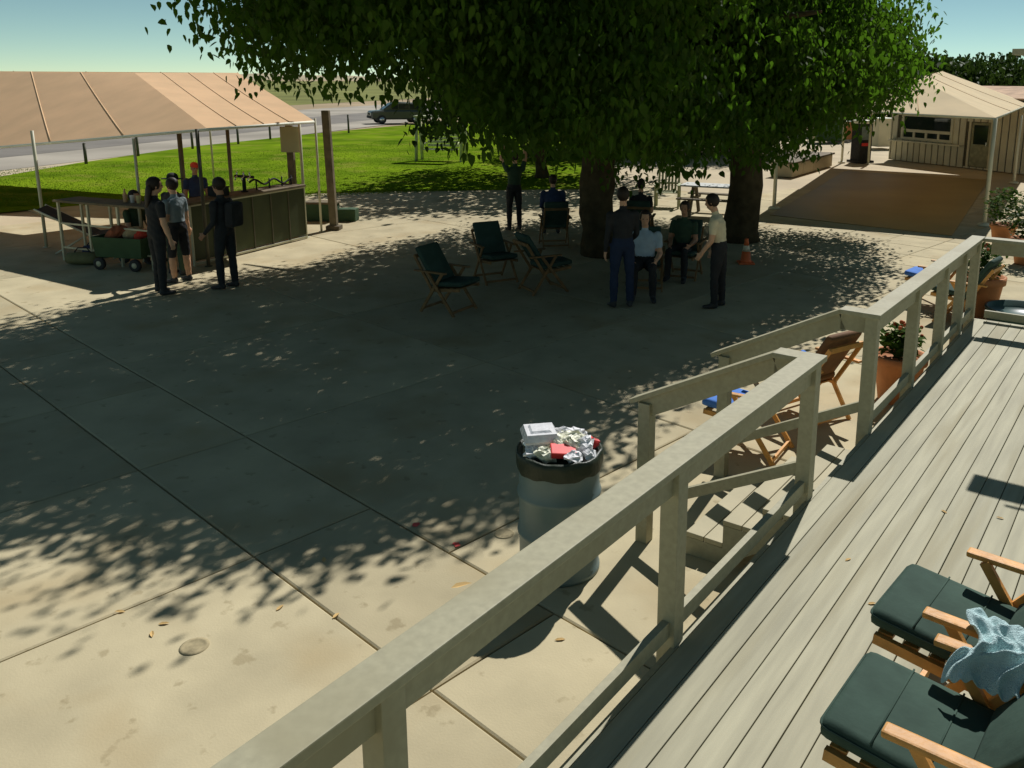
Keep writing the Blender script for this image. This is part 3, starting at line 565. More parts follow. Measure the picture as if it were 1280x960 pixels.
# ================================================================== LEFT PAVILION AND BAR
cu = V2(27.3); cv = Vector((-cu.y, cu.x, 0))     # cu runs away along the bar, cv to the left
K = AT(258, 160, 15.2); RR = AT(392, 150.5, 17.4)
Lp = AT(-90, 190, 19.2)
T1 = AT(168, 91, 21.0); T2 = AT(297, 91, 23.2); T0 = T1 + (Lp - K) * 0.9; T0.z = T1.z + 0.02
Rb = RR + (T2 - RR) * 1.0; 
B0 = Lp + (T0 - Lp) * 2.0; B0.z = 2.4; B1 = T2 + Vector((cv.x * 3.2, cv.y * 3.2, 0)) + Vector((cu.x, cu.y, 0)) * 1.6; B1.z = 2.4
pav = thing('shade_pavilion', 'tan canvas pavilion on thin posts over the outdoor bar', 'pavilion', (K.x, K.y, 0)); PB = Vector((K.x, K.y, 0))
def sag_panel(pts, nu, nv, sag, th=0.02):
    a, b, c, d = [Vector(p) for p in pts]; q = MB(); top = []
    for j in range(nv + 1):
        for i in range(nu + 1):
            fu, fv = i / nu, j / nv; p = a.lerp(b, fu).lerp(d.lerp(c, fu), fv); p = p - Zv * sag * 16 * fu * (1 - fu) * fv * (1 - fv); top.append(p - PB_)
    n = len(top); q.add(top + [p - Zv * th for p in top], [(j * (nu + 1) + i, j * (nu + 1) + i + 1, (j + 1) * (nu + 1) + i + 1, (j + 1) * (nu + 1) + i) for j in range(nv) for i in range(nu)], True)
    o = n
    q.add([], [])
    bot = [(j * (nu + 1) + i + n, (j + 1) * (nu + 1) + i + n, (j + 1) * (nu + 1) + i + 1 + n, j * (nu + 1) + i + 1 + n) for j in range(nv) for i in range(nu)]
    q.f += bot; q.smooth += [True] * len(bot)
    for f in SEAMS:      # stitched seams running up the cloth
        pts = []
        for j in range(nv + 1):
            fv = j / nv; p = a.lerp(b, f).lerp(d.lerp(c, f), fv) - Zv * sag * 16 * f * (1 - f) * fv * (1 - fv); pts.append(p - PB_ + Zv * 0.004)
        sm = MB(); sm.tube(pts, 0.012, n=6); sm.build('seam', M_SEAM, SEAM_P)
    return q
PB_ = PB; SEAM_P = pav; SEAMS = (0.25, 0.5, 0.75)
sag_panel([Lp, K, T1, T0], 12, 8, 0.05).build('roof_panel', M_TAN, pav)
sag_panel([K, RR, T2, T1], 10, 8, 0.04).build('roof_panel', M_TAN, pav)
sag_panel([RR, B1, T2, T2], 8, 6, 0.02).build('roof_panel', M_TAN, pav)
sag_panel([B1, B0, T0, T2], 8, 6, 0.05).build('roof_panel', M_TAN, pav)
for a, b in ((Lp, K), (K, RR)):
    q = MB(); q.tube([a - PB - Zv * 0.03, b - PB - Zv * 0.03], 0.028, n=8); q.build('eave_pipe', M_WHITE, pav)
def pav_post(u, vt, vb, w, m, nm='post', Y=None, ztop=None):
    b = G(u, vb) if Y is None else Vector((AT(u, vb, Y).x, Y, 0)); zt = AT(u, vt, b.y).z if ztop is None else ztop
    q = MB(); q.tube([b - PB, Vector((b.x, b.y, zt)) - PB], w, n=10); q.lathe([(w * 2.2, 0.0), (w * 2.2, 0.012), (w, 0.014)], c=tuple(b - PB), n=10); q.build(nm, m, pav)
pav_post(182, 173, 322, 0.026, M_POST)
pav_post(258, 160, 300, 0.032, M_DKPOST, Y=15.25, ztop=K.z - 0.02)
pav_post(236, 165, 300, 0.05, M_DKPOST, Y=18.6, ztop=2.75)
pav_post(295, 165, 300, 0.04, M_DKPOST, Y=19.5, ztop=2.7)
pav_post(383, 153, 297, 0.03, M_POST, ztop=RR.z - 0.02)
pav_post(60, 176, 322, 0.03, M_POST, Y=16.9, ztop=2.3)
for p in (B0, B1, Lp):
    q = MB(); q.tube([Vector((p.x, p.y, 0)) - PB, p - PB], 0.03, n=8); q.build('post', M_POST, pav)
# menu board on its own post
mb_ = Vector((AT(366, 230, 18.4).x, 18.4, 0)); bd = thing('notice_board', 'plain grey board on a wooden post at the bar corner', 'board', mb_)
zt, zb_ = AT(366, 158, 18.4).z, AT(366, 190, 18.4).z
q = MB(); q.box((0, 0, (zt + 0.02) / 2), (0.14, 0.12, zt + 0.02), bev=0.008); q.build('post', M_DKWOOD, bd)
q = MB(); q.box((0.03, -0.085, (zt + zb_) / 2), (0.40, 0.02, zt - zb_), bev=0.004); q.build('panel', M_GREYBOARD, bd)
# wooden utility post and its box, slim pole beside it
wp = G(418, 287); pst = thing('wooden_post', 'square weathered wooden post standing at the lawn edge', 'post', wp)
q = MB(); zt = AT(407, 138, wp.y).z; q.box((0, 0, zt / 2), (0.16, 0.16, zt), bev=0.015); q.v = [(x - 0.13 * z / zt * 0.4, y, z) for x, y, z in q.v]; q.build('shaft', M_DKWOOD, pst)
q = MB(); q.box((0, 0, 0.05), (0.3, 0.3, 0.1), bev=0.01); q.build('base', M_DKWOOD, pst)
pl_ = G(402, 290); q = MB(); zt = AT(395, 148, pl_.y).z; q.tube([(0, 0, 0), (0, 0, zt)], 0.025, n=8); q.lathe([(0.06, 0), (0.06, 0.015), (0.026, 0.018)], n=10); o = q.build('metal_pole', M_POST); o.location = pl_; tag(o, 'slim bare metal pole between the bar and the wooden post', 'pole')
ub = G(402, 279.5) + Vector((0, 0.45, 0)); bx = thing('storage_bench', 'low dark storage box bench behind the wooden post', 'bench', ub)
q = MB(); q.box((-0.1, 0, 0.22), (0.72, 0.4, 0.40), bev=0.02); q.build('body', M_GREENBOX, bx); q = MB(); q.box((-0.1, 0.0, 0.445), (0.78, 0.46, 0.05), bev=0.012); q.build('lid', M_DKWOOD, bx); q = MB(); q.box((0.5, 0.02, 0.15), (0.44, 0.36, 0.30), bev=0.02); q.build('side_bin', M_GREENBOX, bx)
# bar counter along cu
bR = G(383, 298); bL = G(243, 333); bar = thing('bar_counter', 'dark panelled outdoor bar counter with metal framing', 'counter', (bL.x, bL.y, 0)); bd_ = (bR - bL); bl = bd_.length; bu = bd_.normalized(); bn = Vector((bu.y, -bu.x, 0)); bh = 1.13
npn = 6
for i in range(npn):
    q = MB(); q.box(bu * (bl * (i + 0.5) / npn) + Zv * (bh / 2 + 0.03), (0.03, bl / npn - 0.018, bh - 0.12), (bn, bu, Zv), bev=0.004); q.build('panel', M_BARPANEL, bar)
for i in range(npn + 1):
    q = MB(); q.box(bu * (bl * i / npn) + Zv * (bh / 2 - 0.01) + bn * (0.008), (0.045, 0.022, bh - 0.03), (bn, bu, Zv)); q.build('frame_upright', M_DKPOST if 0 < i < npn else M_POST, bar)
for z in (0.04, bh - 0.03):
    q = MB(); q.box(bu * (bl / 2) + Zv * z + bn * 0.012, (0.05, bl, 0.035), (bn, bu, Zv)); q.build('frame_rail', M_POST, bar)
q = MB(); q.box(bu * (bl / 2 - 0.05) - bn * 0.2 + Zv * (bh + 0.005), (0.55, bl + 0.1, 0.04), (bn, bu, Zv), bev=0.006); q.build('countertop', M_DKWOOD, bar)
# side return of the counter toward the left, on open legs
cvv = -bn
sideL = 2.3; so_ = -bu * 0.0
q = MB(); q.box(so_ + cvv * (0.35 + sideL / 2) - bu * 0.30 + Zv * (bh - 0.02), (sideL, 0.55, 0.04), (cvv, bu, Zv), bev=0.006); q.build('side_top', M_DKWOOD, bar)
for i in range(4):
    for j in (-0.52, -0.06):
        q = MB(); q.box(cvv * (0.4 + (sideL - 0.12) * i / 3) + bu * j + Zv * (bh / 2 - 0.02), (0.04, 0.04, bh - 0.04), (cvv, bu, Zv)); q.build('frame_upright', M_POST, bar)
for z in (0.25, 0.7):
    q = MB(); q.box(cvv * (0.4 + (sideL - 0.12) / 2) - bu * 0.52 + Zv * z, (sideL - 0.12, 0.025, 0.03), (cvv, bu, Zv)); q.build('frame_rail', M_POST, bar)
# things standing on the bar
def on_bar(f, off=0.2): p = Vector((bL.x, bL.y, 0)) + bu * (bl * f) - bn * off; p.z = bh + 0.025; return p
cl_ = thing('cooler_box', 'small black cooler box on the bar top', 'cooler', on_bar(0.30), -0.3); q = MB(); q.box((0, 0, 0.08), (0.32, 0.22, 0.15), bev=0.015); q.build('body', M_BLACK, cl_); q = MB(); q.box((0, 0, 0.17), (0.34, 0.24, 0.03), bev=0.01); q.build('lid', M_BLACK, cl_)
tp = thing('beer_tap', 'black tap tower standing on the bar top', 'tap', on_bar(0.52), -0.4); q = MB(); q.tube([(0, 0, 0), (0, 0, 0.34)], 0.035, n=10); q.lathe([(0.07, 0), (0.07, 0.02), (0.036, 0.025)], n=12); q.build('column', M_BLACK, tp); q = MB(); q.tube([(-0.22, 0, 0.30), (0.25, 0, 0.30)], 0.028, n=8); q.build('crossbar', M_BLACK, tp)
for x in (-0.12, 0.05, 0.2):
    q = MB(); q.tube([(x, -0.02, 0.3), (x, -0.09, 0.29), (x, -0.1, 0.23)], 0.014, n=6); q.tube([(x, -0.04, 0.3), (x, -0.05, 0.4)], 0.014, n=6); q.build('spout', M_CHROME, tp)
hose = MB(); hp_ = []
for i in range(30):
    f = i / 29; p = on_bar(0.56 + 0.40 * f, 0.18) ; p.z = bh + 0.20 + 0.05 * math.sin(f * 14) - 0.08 * f; hp_.append(p)
hose.tube(hp_, 0.02, n=6); p0 = on_bar(0.6, 0.2)
for f in (0.62, 0.74, 0.86, 0.95):
    a = on_bar(f, 0.18); hose.tube([a, a + Zv * 0.2], 0.016, n=6)
o = hose.build('bar_rack', M_BLACK); tag(o, 'long low black wire rack along the bar top', 'rack')
for f, off, c_, lb in ((0.02, 0.9, (0.55, 0.4, 0.2), 'tan paper cup on the side counter'), (0.02, 1.05, (0.7, 0.65, 0.5), 'white paper cup on the side counter'), (0.02, 1.22, (0.35, 0.2, 0.1), 'brown bottle on the side counter')):
    p = Vector((bL.x, bL.y, 0)) + cvv * off - bu * 0.25; p.z = bh + 0.0; q = MB()
    q.lathe([(0.032, 0), (0.042, 0.13), (0.044, 0.132), (0.03, 0.134)], n=12) if 'cup' in lb else q.lathe([(0.035, 0), (0.037, 0.02), (0.037, 0.13), (0.015, 0.19), (0.014, 0.24), (0.01, 0.242)], n=12)
    o = q.build('paper_cup' if 'cup' in lb else 'bottle', mat('cup' + str(c_[0]), c_, 0.5)); o.location = p; tag(o, lb, 'cup' if 'cup' in lb else 'bottle')

# ================================================================== RIGHT CANOPY, CARPET, CLUBHOUSE
hb = G(1230, 282); C1 = Vector((hb.x, hb.y, AT(1239, 147, hb.y).z)); p2 = G(1267, 229); C2 = Vector((p2.x, p2.y, AT(1271, 143, p2.y).z))
du = Vector((C2.x - C1.x, C2.y - C1.y, 0)).normalized(); dv = Vector((-du.y, du.x, 0)); Wd = 5.2; P2C = C2.copy(); C2 = C1 + du * 14.9; C2.z = C1.z + 0.05
C4 = C1 + dv * Wd; C4.z = 2.72; C3 = Vector((C2.x, C2.y, 0)) + dv * (Wd + 1.7); C3.z = 2.72
AP1 = AT(1146, 98, (C1.y + C4.y) / 2 + 2.3); AP2 = AT(1178, 89, AP1.y + 9.0)
PB_ = Vector((C1.x, C1.y, 0)); can = thing('shade_canopy', 'tan canvas hip canopy on slim posts over the carpet', 'canopy', PB_); SEAM_P = can; SEAMS = (0.33, 0.67)
sag_panel([C4, C1, AP1, AP1], 8, 6, 0.02).build('roof_panel', M_CREAM, can)
sag_panel([C1, C2, AP2, AP1], 14, 8, 0.04).build('roof_panel', M_CREAM, can)
sag_panel([C2, C3, AP2, AP2], 8, 6, 0.02).build('roof_panel', M_CREAM, can)
sag_panel([C3, C4, AP1, AP2], 14, 8, 0.04).build('roof_panel', M_CREAM, can)
for a, b in ((C1, C2), (C2, C3), (C3, C4), (C4, C1)):
    q = MB(); q.tube([a - PB_ - Zv * 0.03, b - PB_ - Zv * 0.03], 0.025, n=8); q.build('eave_pipe', M_POST, can)
for p in (C1, P2C, C2, C3, C4):
    q = MB(); b = Vector((p.x, p.y, 0)) - PB_; q.tube([b, p - PB_ - Zv * 0.02], 0.05, n=10); q.lathe([(0.16, 0), (0.16, 0.03), (0.12, 0.06), (0.051, 0.065)], c=tuple(b), n=12); q.build('post', M_TRIM, can)
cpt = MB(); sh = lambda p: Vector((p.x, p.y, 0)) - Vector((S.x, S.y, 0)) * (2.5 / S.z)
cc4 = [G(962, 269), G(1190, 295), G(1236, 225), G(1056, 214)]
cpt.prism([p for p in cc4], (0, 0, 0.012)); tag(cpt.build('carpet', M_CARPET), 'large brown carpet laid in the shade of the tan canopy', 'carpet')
# clubhouse
W1 = G(1112, 199); W2 = G(1236, 213); wv = (W2 - W1); wl = wv.length; wu = wv.normalized(); wn = Vector((wu.y, -wu.x, 0))
if wn.y > 0: wn = -wn
wh = 2.75; ch = thing('clubhouse', 'beige board siding clubhouse with white framed window', 'building', (W1.x, W1.y, 0))
nb = 15; bw_ = 0.62
WL = wl + 6.0
nb = int(WL / 0.33)
def wpt(s, z, o=0.0): return wu * s + wn * o + Zv * z
def su(u, v): # wall coordinates of a pixel
    d = ray(u, v); o3 = Vector((0, 0, HC)); t = (W1 - o3).dot(wn) / d.dot(wn); p = o3 + d * t - W1; return p.dot(wu), p.z
w0 = su(1130, 146); w1 = su(1189, 178); d0 = su(1215, 152); d1 = su(1236, 197)
win = (w0[0], w1[0], w1[1] + 0.02, su(1130, 143)[1])
door = (d0[0], d0[0] + 0.95, 0.06, d0[1])
for i in range(nb):
    s0, s1 = WL * i / nb, WL * (i + 1) / nb; segs = [(0.0, wh)]
    for (a, b, z0, z1) in (win, door):
        if s1 > a and s0 < b:
            ns = []
            for (p, q_) in segs:
                if z0 - p > 0.03: ns.append((p, z0))
                if q_ - z1 > 0.03: ns.append((z1, q_))
            segs = ns
    for (p, q_) in segs:
        q = MB(); q.box(wpt((s0 + s1) / 2, (p + q_) / 2, -0.02), (s1 - s0 - 0.06, 0.04, q_ - p), (wu, wn, Zv)); q.build('siding_board', M_SIDING, ch)
q = MB(); q.prism([wpt(0.0, 0, -0.05), wpt(WL, 0, -0.05), wpt(WL, 0, -6), wpt(0, 0, -6)], (0, 0, wh)); q.build('core_wall', M_DKPOST, ch)
q = MB(); q.box(wpt(-0.03, wh / 2, -3), (0.05, 6.05, wh), (wu, wn, Zv)); q.build('side_wall', M_SIDING, ch)
rf = MB(); rf.prism([wpt(-0.5, wh, 0.35), wpt(-0.5, wh + 0.06, 0.35), wpt(-0.5, wh + 0.5, -3), wpt(-0.5, wh, -6.3)], wu * (WL + 1)); rf.build('roof', M_TILE, ch)
wi = MB(); wc = ((win[0] + win[1]) / 2, (win[2] + win[3]) / 2); ww, wh2 = win[1] - win[0], win[3] - win[2]
wo = MB()
for a, b in ((( win[0], win[2]), (win[1], win[2])), ((win[0], win[3]), (win[1], win[3])), ((win[0], win[2] + wh2 * 0.34), (win[1], win[2] + wh2 * 0.34))): wo.box(wpt((a[0] + b[0]) / 2, a[1], 0.02), (ww + 0.14, 0.06, 0.12), (wu, wn, Zv))
for s_ in (win[0], win[1]): wo.box(wpt(s_, wc[1], 0.021), (0.12, 0.062, wh2 + 0.1), (wu, wn, Zv))
for f in (0.25, 0.5, 0.75): wo.box(wpt(win[0] + ww * f, win[2] + wh2 * 0.17, 0.022), (0.10, 0.05, wh2 * 0.3), (wu, wn, Zv))
wo = wo.build('window', M_TRIM, ch)
q = MB(); q.box(wpt(wc[0], win[2] + wh2 * 0.67, -0.01), (ww - 0.1, 0.02, wh2 * 0.60), (wu, wn, Zv)); q.build('pane', M_GLASS, wo)
for f in (0.125, 0.375, 0.625, 0.875):
    q = MB(); q.box(wpt(win[0] + ww * f, win[2] + wh2 * 0.17, -0.01), (ww * 0.25 - 0.1, 0.02, wh2 * 0.3), (wu, wn, Zv)); q.build('pane', M_GLASS, wo)
q = MB(); q.box(wpt(wc[0] + 0.05, win[2] - 0.12, 0.14), (ww + 1.2, 0.28, 0.06), (wu, wn, Zv)); q.build('serving_shelf', M_SIDING, ch)
q = MB(); q.box(wpt(wc[0] - 0.25, win[3] + 0.26, 0.05), (1.15, 0.08, 0.16), (wu, wn, Zv), bev=0.01); q.build('sign_bar', M_DKPOST, ch)
dr = MB(); dr.box(wpt((door[0] + door[1]) / 2, (door[2] + door[3]) / 2, -0.03), (door[1] - door[0] - 0.06, 0.04, door[3] - door[2] - 0.05), (wu, wn, Zv)); dr = dr.build('door', mat('door_paint', (0.16, 0.16, 0.10), 0.6), ch)
q = MB(); q.box(wpt((door[0] + door[1]) / 2, door[2] + (door[3] - door[2]) * 0.72, -0.003), (door[1] - door[0] - 0.3, 0.02, (door[3] - door[2]) * 0.42), (wu, wn, Zv)); q.build('pane', M_GLASS, dr)
q = MB(); q.box(wpt(door[1] - 0.14, 1.0, 0.02), (0.05, 0.06, 0.14), (wu, wn, Zv)); q.build('handle', M_CHROME, dr)
for s_ in (door[0] - 0.04, door[1] + 0.04):
    q = MB(); q.box(wpt(s_, door[3] / 2, 0.012), (0.09, 0.05, door[3]), (wu, wn, Zv)); q.build('door_jamb', M_TRIM, ch)
# second wing of siding rising behind, to the right
def siding_wall(name, label, a, b, h, depth, boardw, mroof=True):
    t = thing(name, label, 'building', (a.x, a.y, 0)); u_ = (b - a); L = u_.length; u_ = u_.normalized(); n_ = Vector((u_.y, -u_.x, 0)); n_ = -n_ if n_.dot(a) > 0 else n_; k_ = int(L / boardw); me = None
    for i in range(k_):
        if me is None: q = MB(); q.box((0, 0, 0), (L / k_ - 0.08, 0.04, h), (u_, n_, Zv)); me = q.mesh('siding_board')
        o = link('siding_board', me, M_SIDING, t); o.location = u_ * (L * (i + 0.5) / k_) + Zv * (h / 2)
    q = MB(); q.prism([-n_ * 0.03, u_ * L - n_ * 0.03, u_ * L - n_ * depth, -n_ * depth], (0, 0, h - 0.01)); q.build('core_wall', M_DKPOST, t)
    q = MB(); q.box(u_ * (L / 2) - n_ * (depth / 2 - 0.15) + Zv * (h + 0.05), (L + 0.4, depth + 0.3, 0.1), (u_, n_, Zv)); q.build('roof', M_TRIM, t)
    return t
sa = AT(1200, 101, 46.0); sb_ = AT(1420, 128, 30.0)
siding_wall('siding_hangar', 'long siding building with pale roof edge behind the canopy', Vector((sa.x, sa.y, 0)), Vector((sb_.x, sb_.y, 0)), 3.05, 5.0, 0.45)
gb_ = siding_wall('team_room', 'low siding wing beyond the deck carrying the dark green sign', Vector((16.2, 24.5, 0)), Vector((20.0, 17.0, 0)), 2.5, 4.0, 0.4)
# dark green sign with white lettering, on the wing beyond the deck
sg = thing('team_sign', 'dark green board with white capital lettering on the siding wing', 'sign', (16.2, 24.5, 0)); uu = (Vector((20.0, 17.0, 0)) - Vector((16.2, 24.5, 0))).normalized(); nn_ = Vector((uu.y, -uu.x, 0))
nn_ = -nn_ if nn_.y > 0 else nn_
q = MB(); q.box(uu * 3.2 + nn_ * 0.06 + Zv * 1.5, (3.0, 0.05, 1.3), (uu, nn_, Zv)); q.build('board', M_SIGN, sg)
for txt, z in (('FS LOAD ORG', 1.72), ('TEAM RO', 1.18)):
    cur = bpy.data.curves.new('lettering', 'FONT'); cur.body = txt; cur.size = 0.42; cur.extrude = 0.006; cur.align_x = 'CENTER'
    tmp = bpy.data.objects.new('tmp', cur); COL.objects.link(tmp); dg = bpy.context.evaluated_depsgraph_get(); me = bpy.data.meshes.new_from_object(tmp.evaluated_get(dg)); bpy.data.objects.remove(tmp)
    mtx = Matrix((( uu.x, 0, nn_.x, 0), (uu.y, 0, nn_.y, 0), (0, 1, 0, 0), (0, 0, 0, 1))); me.transform(mtx); me.name = 'lettering'; me.materials.clear()
    o = link('lettering', me, M_WHITE, sg); o.location = uu * 3.2 + nn_ * 0.09 + Zv * z
# low planter box and kiosk
pa, pb = G(990, 222), G(1040, 207.5); pu = (pb - pa); plen = pu.length; pu = pu.normalized(); pn = Vector((pu.y, -pu.x, 0)); pt_ = thing('planter_box', 'long low block planter beside the carpet', 'planter', pa)
for i in range(4):
    q = MB(); q.box(pu * (plen * (i + 0.5) / 4) - pn * 0.4 + Zv * 0.24, (plen / 4 - 0.03, 0.8, 0.48), (pu, pn, Zv), bev=0.02); q.build('block', M_CONC2, pt_)
q = MB(); q.box(pu * (plen / 2) - pn * 0.4 + Zv * 0.515, (plen + 0.1, 0.95, 0.07), (pu, pn, Zv), bev=0.015); q.build('cap', M_DKWOOD, pt_)
kp = G(1075, 203); kk = thing('vending_kiosk', 'tall dark vending kiosk with coloured panel by the clubhouse', 'kiosk', kp, 0.35)
q = MB(); q.box((0, 0, 0.85), (0.62, 0.6, 1.6), bev=0.03); q.build('cabinet', M_BLACK, kk); q = MB(); q.box((0, -0.31, 1.25), (0.5, 0.03, 0.55), bev=0.01); q.build('screen', mat('kiosk_panel', (0.12, 0.15, 0.14), 0.2, 0.3, 5), kk); q = MB(); q.box((0, -0.31, 0.78), (0.42, 0.03, 0.12)); q.build('stripe', M_RED, kk); q = MB(); q.box((0, 0, 0.05), (0.8, 0.8, 0.1)); q.build('plinth', M_BLACK, kk); q = MB(); q.box((0, -0.05, 1.72), (0.68, 0.7, 0.14), bev=0.04); q.build('header', M_WHITE, kk)
for u, v, vt, lb in ((1015, 203, 148, 'slim pale pole behind the planter box'), (1085, 205, 140, 'slim pale pole next to the vending kiosk')):
    p = G(u, v); q = MB(); q.tube([(0, 0, 0), (0, 0, AT(u, vt, p.y).z)], 0.05, n=8); q.lathe([(0.11, 0), (0.11, 0.02), (0.051, 0.03)], n=10); o = q.build('metal_pole', M_POST); o.location = p; tag(o, lb, 'pole')
# parked clutter in the deep shade behind
for i, (u, v, wd, hh, m, lb) in enumerate([(1032, 178, 1.6, 1.3, M_GREENBOX, 'dark covered trailer in the shade behind the kiosk'), (1050, 176, 0.9, 1.1, M_TERRA, 'rust coloured crate in the shade behind the kiosk'), (1100, 185, 1.0, 1.5, M_SIDING, 'pale cabinet beside the clubhouse wall')]):
    p = G(u, v); t = thing('crate' if 'crate' in lb else ('trailer' if 'trailer' in lb else 'cabinet'), lb, 'crate' if 'crate' in lb else ('trailer' if 'trailer' in lb else 'cabinet'), p, 0.3)
    q = MB(); q.box((0, 0, hh / 2 + 0.05), (wd, 1.0, hh - 0.1), bev=0.04); q.build('body', m, t); q = MB(); q.box((0, 0, hh + 0.03), (wd + 0.08, 1.08, 0.06), bev=0.015); q.build('lid', M_WHITE, t)

# ================================================================== PEOPLE
def person(label, loc, face, shirt, pants, pose, height=1.74, hair=M_HAIRD, hairstyle='short', sleeve='short', shorts=False, skin=M_SKIN, extra=None, shoe=M_SHOE, bulk=1.0):
    """pose: dict of local joint directions. local +y = facing, x = person's right is +x"""
    k = height / 1.74; root = thing('person', label, 'person', loc, -R(face))
    V = lambda *a: Vector(a)
    hipz = pose.get('hip', 0.92); pel = V(0, 0, hipz) + V(*pose.get('pel_off', (0, 0, 0)))
    sdir = V(*pose.get('spine', (0, 0.03, 1))).normalized(); side = V(1, 0, 0); fwd = side.cross(sdir) * -1; fwd = sdir.cross(side) 
    if fwd.y < 0 and abs(sdir.z) > 0.3: fwd = -fwd
    MBb = MB(); segs = []       # (a,b,ra,rb,region)
    def ring_body(items, region):
        MBb.rings([(c, side, fwd, rx, ry) for c, rx, ry in items], n=16)
        for i in range(len(items) - 1): segs.append((items[i][0], items[i + 1][0], (items[i][1] + items[i][2]) / 2, (items[i + 1][1] + items[i + 1][2]) / 2, region))
    def limb(pts, rads, region):
        MBb.tube(pts, rads, n=12); MBb.ball(pts[0], rads[0] * 0.99, n=12, m=7); MBb.ball(pts[-1], rads[-1] * 0.99, n=12, m=7)
        for i in range(len(pts) - 1): segs.append((pts[i], pts[i + 1], rads[i], rads[i + 1], region))
    B = bulk
    up = lambda f: pel + sdir * f
    ring_body([(up(-0.09), 0.10 * B, 0.085 * B), (up(-0.03), 0.165 * B, 0.115 * B), (up(0.06), 0.160 * B, 0.112 * B)], 'pants')
    ring_body([(up(0.04), 0.158 * B, 0.112 * B), (up(0.14), 0.150 * B, 0.108 * B), (up(0.27), 0.165 * B, 0.118 * B), (up(0.38), 0.178 * B, 0.118 * B), (up(0.455), 0.165, 0.095), (up(0.50), 0.09, 0.068)], 'shirt')
    nk = up(0.49); hd = V(*pose.get('head', (0, 0.06, 1))).normalized(); ht = nk + hd * 0.085
    limb([nk, ht + hd * 0.03], [0.056, 0.052], 'skin')
    hf = V(*pose.get('look', (0, 1, 0))).normalized(); hf = (hf - hd * hf.dot(hd)).normalized(); hs = hf.cross(hd)
    hc = ht + hd * 0.12 + hf * 0.012
    # skull, jaw, nose, ears
    MBb.ball(hc + hd * 0.02, (0.074, 0.095, 0.105), n=16, m=11, axes=(hs, hf, hd)); MBb.ball(hc - hd * 0.055 + hf * 0.022, (0.054, 0.066, 0.062), n=12, m=9, axes=(hs, hf, hd))
    MBb.ball(hc - hd * 0.005 + hf * 0.098, (0.014, 0.020, 0.026), n=8, m=7, axes=(hs, hf, hd)); MBb.ball(hc - hd * 0.055 + hf * 0.086, (0.024, 0.012, 0.011), n=8, m=6, axes=(hs, hf, hd))
    for sx in (-1, 1): MBb.ball(hc + hs * (0.076 * sx) - hf * 0.005, (0.012, 0.022, 0.032), n=8, m=6, axes=(hs, hf, hd))
    segs.append((hc - hd * 0.09, hc + hd * 0.10, 0.085, 0.085, 'skin'))
    for sx, nm in ((1, 'r'), (-1, 'l')):
        sh = up(0.425) + side * (0.185 * sx * B); ua = V(*pose.get('ua_' + nm, (0.14 * sx, 0.0, -1))).normalized(); fa = V(*pose.get('fa_' + nm, (0.06 * sx, 0.18, -1))).normalized()
        el = sh + ua * 0.285; wr = el + fa * 0.255
        limb([sh, sh + ua * 0.16], [0.066 * B, 0.055 * B], 'shirt' if sleeve else 'skin'); limb([sh + ua * 0.14, el], [0.052, 0.044], 'shirt' if sleeve == 'long' else 'skin')
        limb([el, el + fa * 0.09, wr], [0.044, 0.043, 0.030], 'shirt' if sleeve == 'long' else 'skin')
        ax = fa; inn = V(-sx, 0, 0); inn = (inn - ax * inn.dot(ax)).normalized() if abs(inn.dot(ax)) < 0.95 else V(0, 1, 0); wd = ax.cross(inn).normalized()
        if wd.y < 0: wd = -wd
        pc = wr + ax * 0.05; MBb.box(pc, (0.030, 0.078, 0.095), (inn, wd, ax), bev=0.012); segs.append((wr, wr + ax * 0.10, 0.03, 0.03, 'skin'))
        for j, ln in enumerate((0.066, 0.076, 0.070, 0.054)):
            o_ = wr + ax * 0.09 + wd * (0.030 - 0.0205 * j); m_ = o_ + ax * ln * 0.6 + inn * 0.012; e_ = m_ + ax * ln * 0.3 + inn * 0.028; MBb.tube([o_, m_, e_], [0.0105, 0.010, 0.009], n=7); segs.append((o_, e_, 0.01, 0.01, 'skin'))
        o_ = wr + ax * 0.03 + wd * 0.036; e_ = o_ + ax * 0.05 + wd * 0.030 + inn * 0.016; MBb.tube([o_, o_.lerp(e_, 0.55) + wd * 0.008, e_], [0.013, 0.012, 0.010], n=7); segs.append((o_, e_, 0.01, 0.01, 'skin'))
        hp = pel + side * (0.088 * sx) - sdir * 0.02; th = V(*pose.get('th_' + nm, (0.06 * sx, 0.0, -1))).normalized(); sn = V(*pose.get('sn_' + nm, (0.02 * sx, -0.03, -1))).normalized()
        kn = hp + th * 0.43; an_ = kn + sn * 0.42
        limb([hp, hp + th * 0.2, kn], [0.098 * B, 0.088 * B, 0.064 * B], 'pants')
        if shorts: limb([kn - th * 0.10, kn + sn * 0.02], [0.078, 0.070], 'pants')
        limb([kn, kn + sn * 0.12, an_], [0.060, 0.062 if shorts else 0.066, 0.042 if shorts else 0.052], 'skin' if shorts else 'pants')
        ft = V(*pose.get('ft_' + nm, (0.12 * sx, 1, 0))).normalized()
        MBb.rings([(an_ - ft * 0.06 - Zv * 0.035, V(-ft.y, ft.x, 0), Zv, 0.030, 0.035), (an_ - Zv * 0.025, V(-ft.y, ft.x, 0), Zv, 0.044, 0.052), (an_ + ft * 0.09 - Zv * 0.045, V(-ft.y, ft.x, 0), Zv, 0.050, 0.034), (an_ + ft * 0.175 - Zv * 0.056, V(-ft.y, ft.x, 0), Zv, 0.036, 0.022)], n=12)
        segs.append((an_ - ft * 0.05 - Zv * 0.04, an_ + ft * 0.17 - Zv * 0.05, 0.05, 0.04, 'shoe'))
    me = MBb.mesh('body_raw'); tmp = bpy.data.objects.new('tmp', me); COL.objects.link(tmp)
    md = tmp.modifiers.new('r', 'REMESH'); md.mode = 'VOXEL'; md.voxel_size = 0.0125; md.use_smooth_shade = True
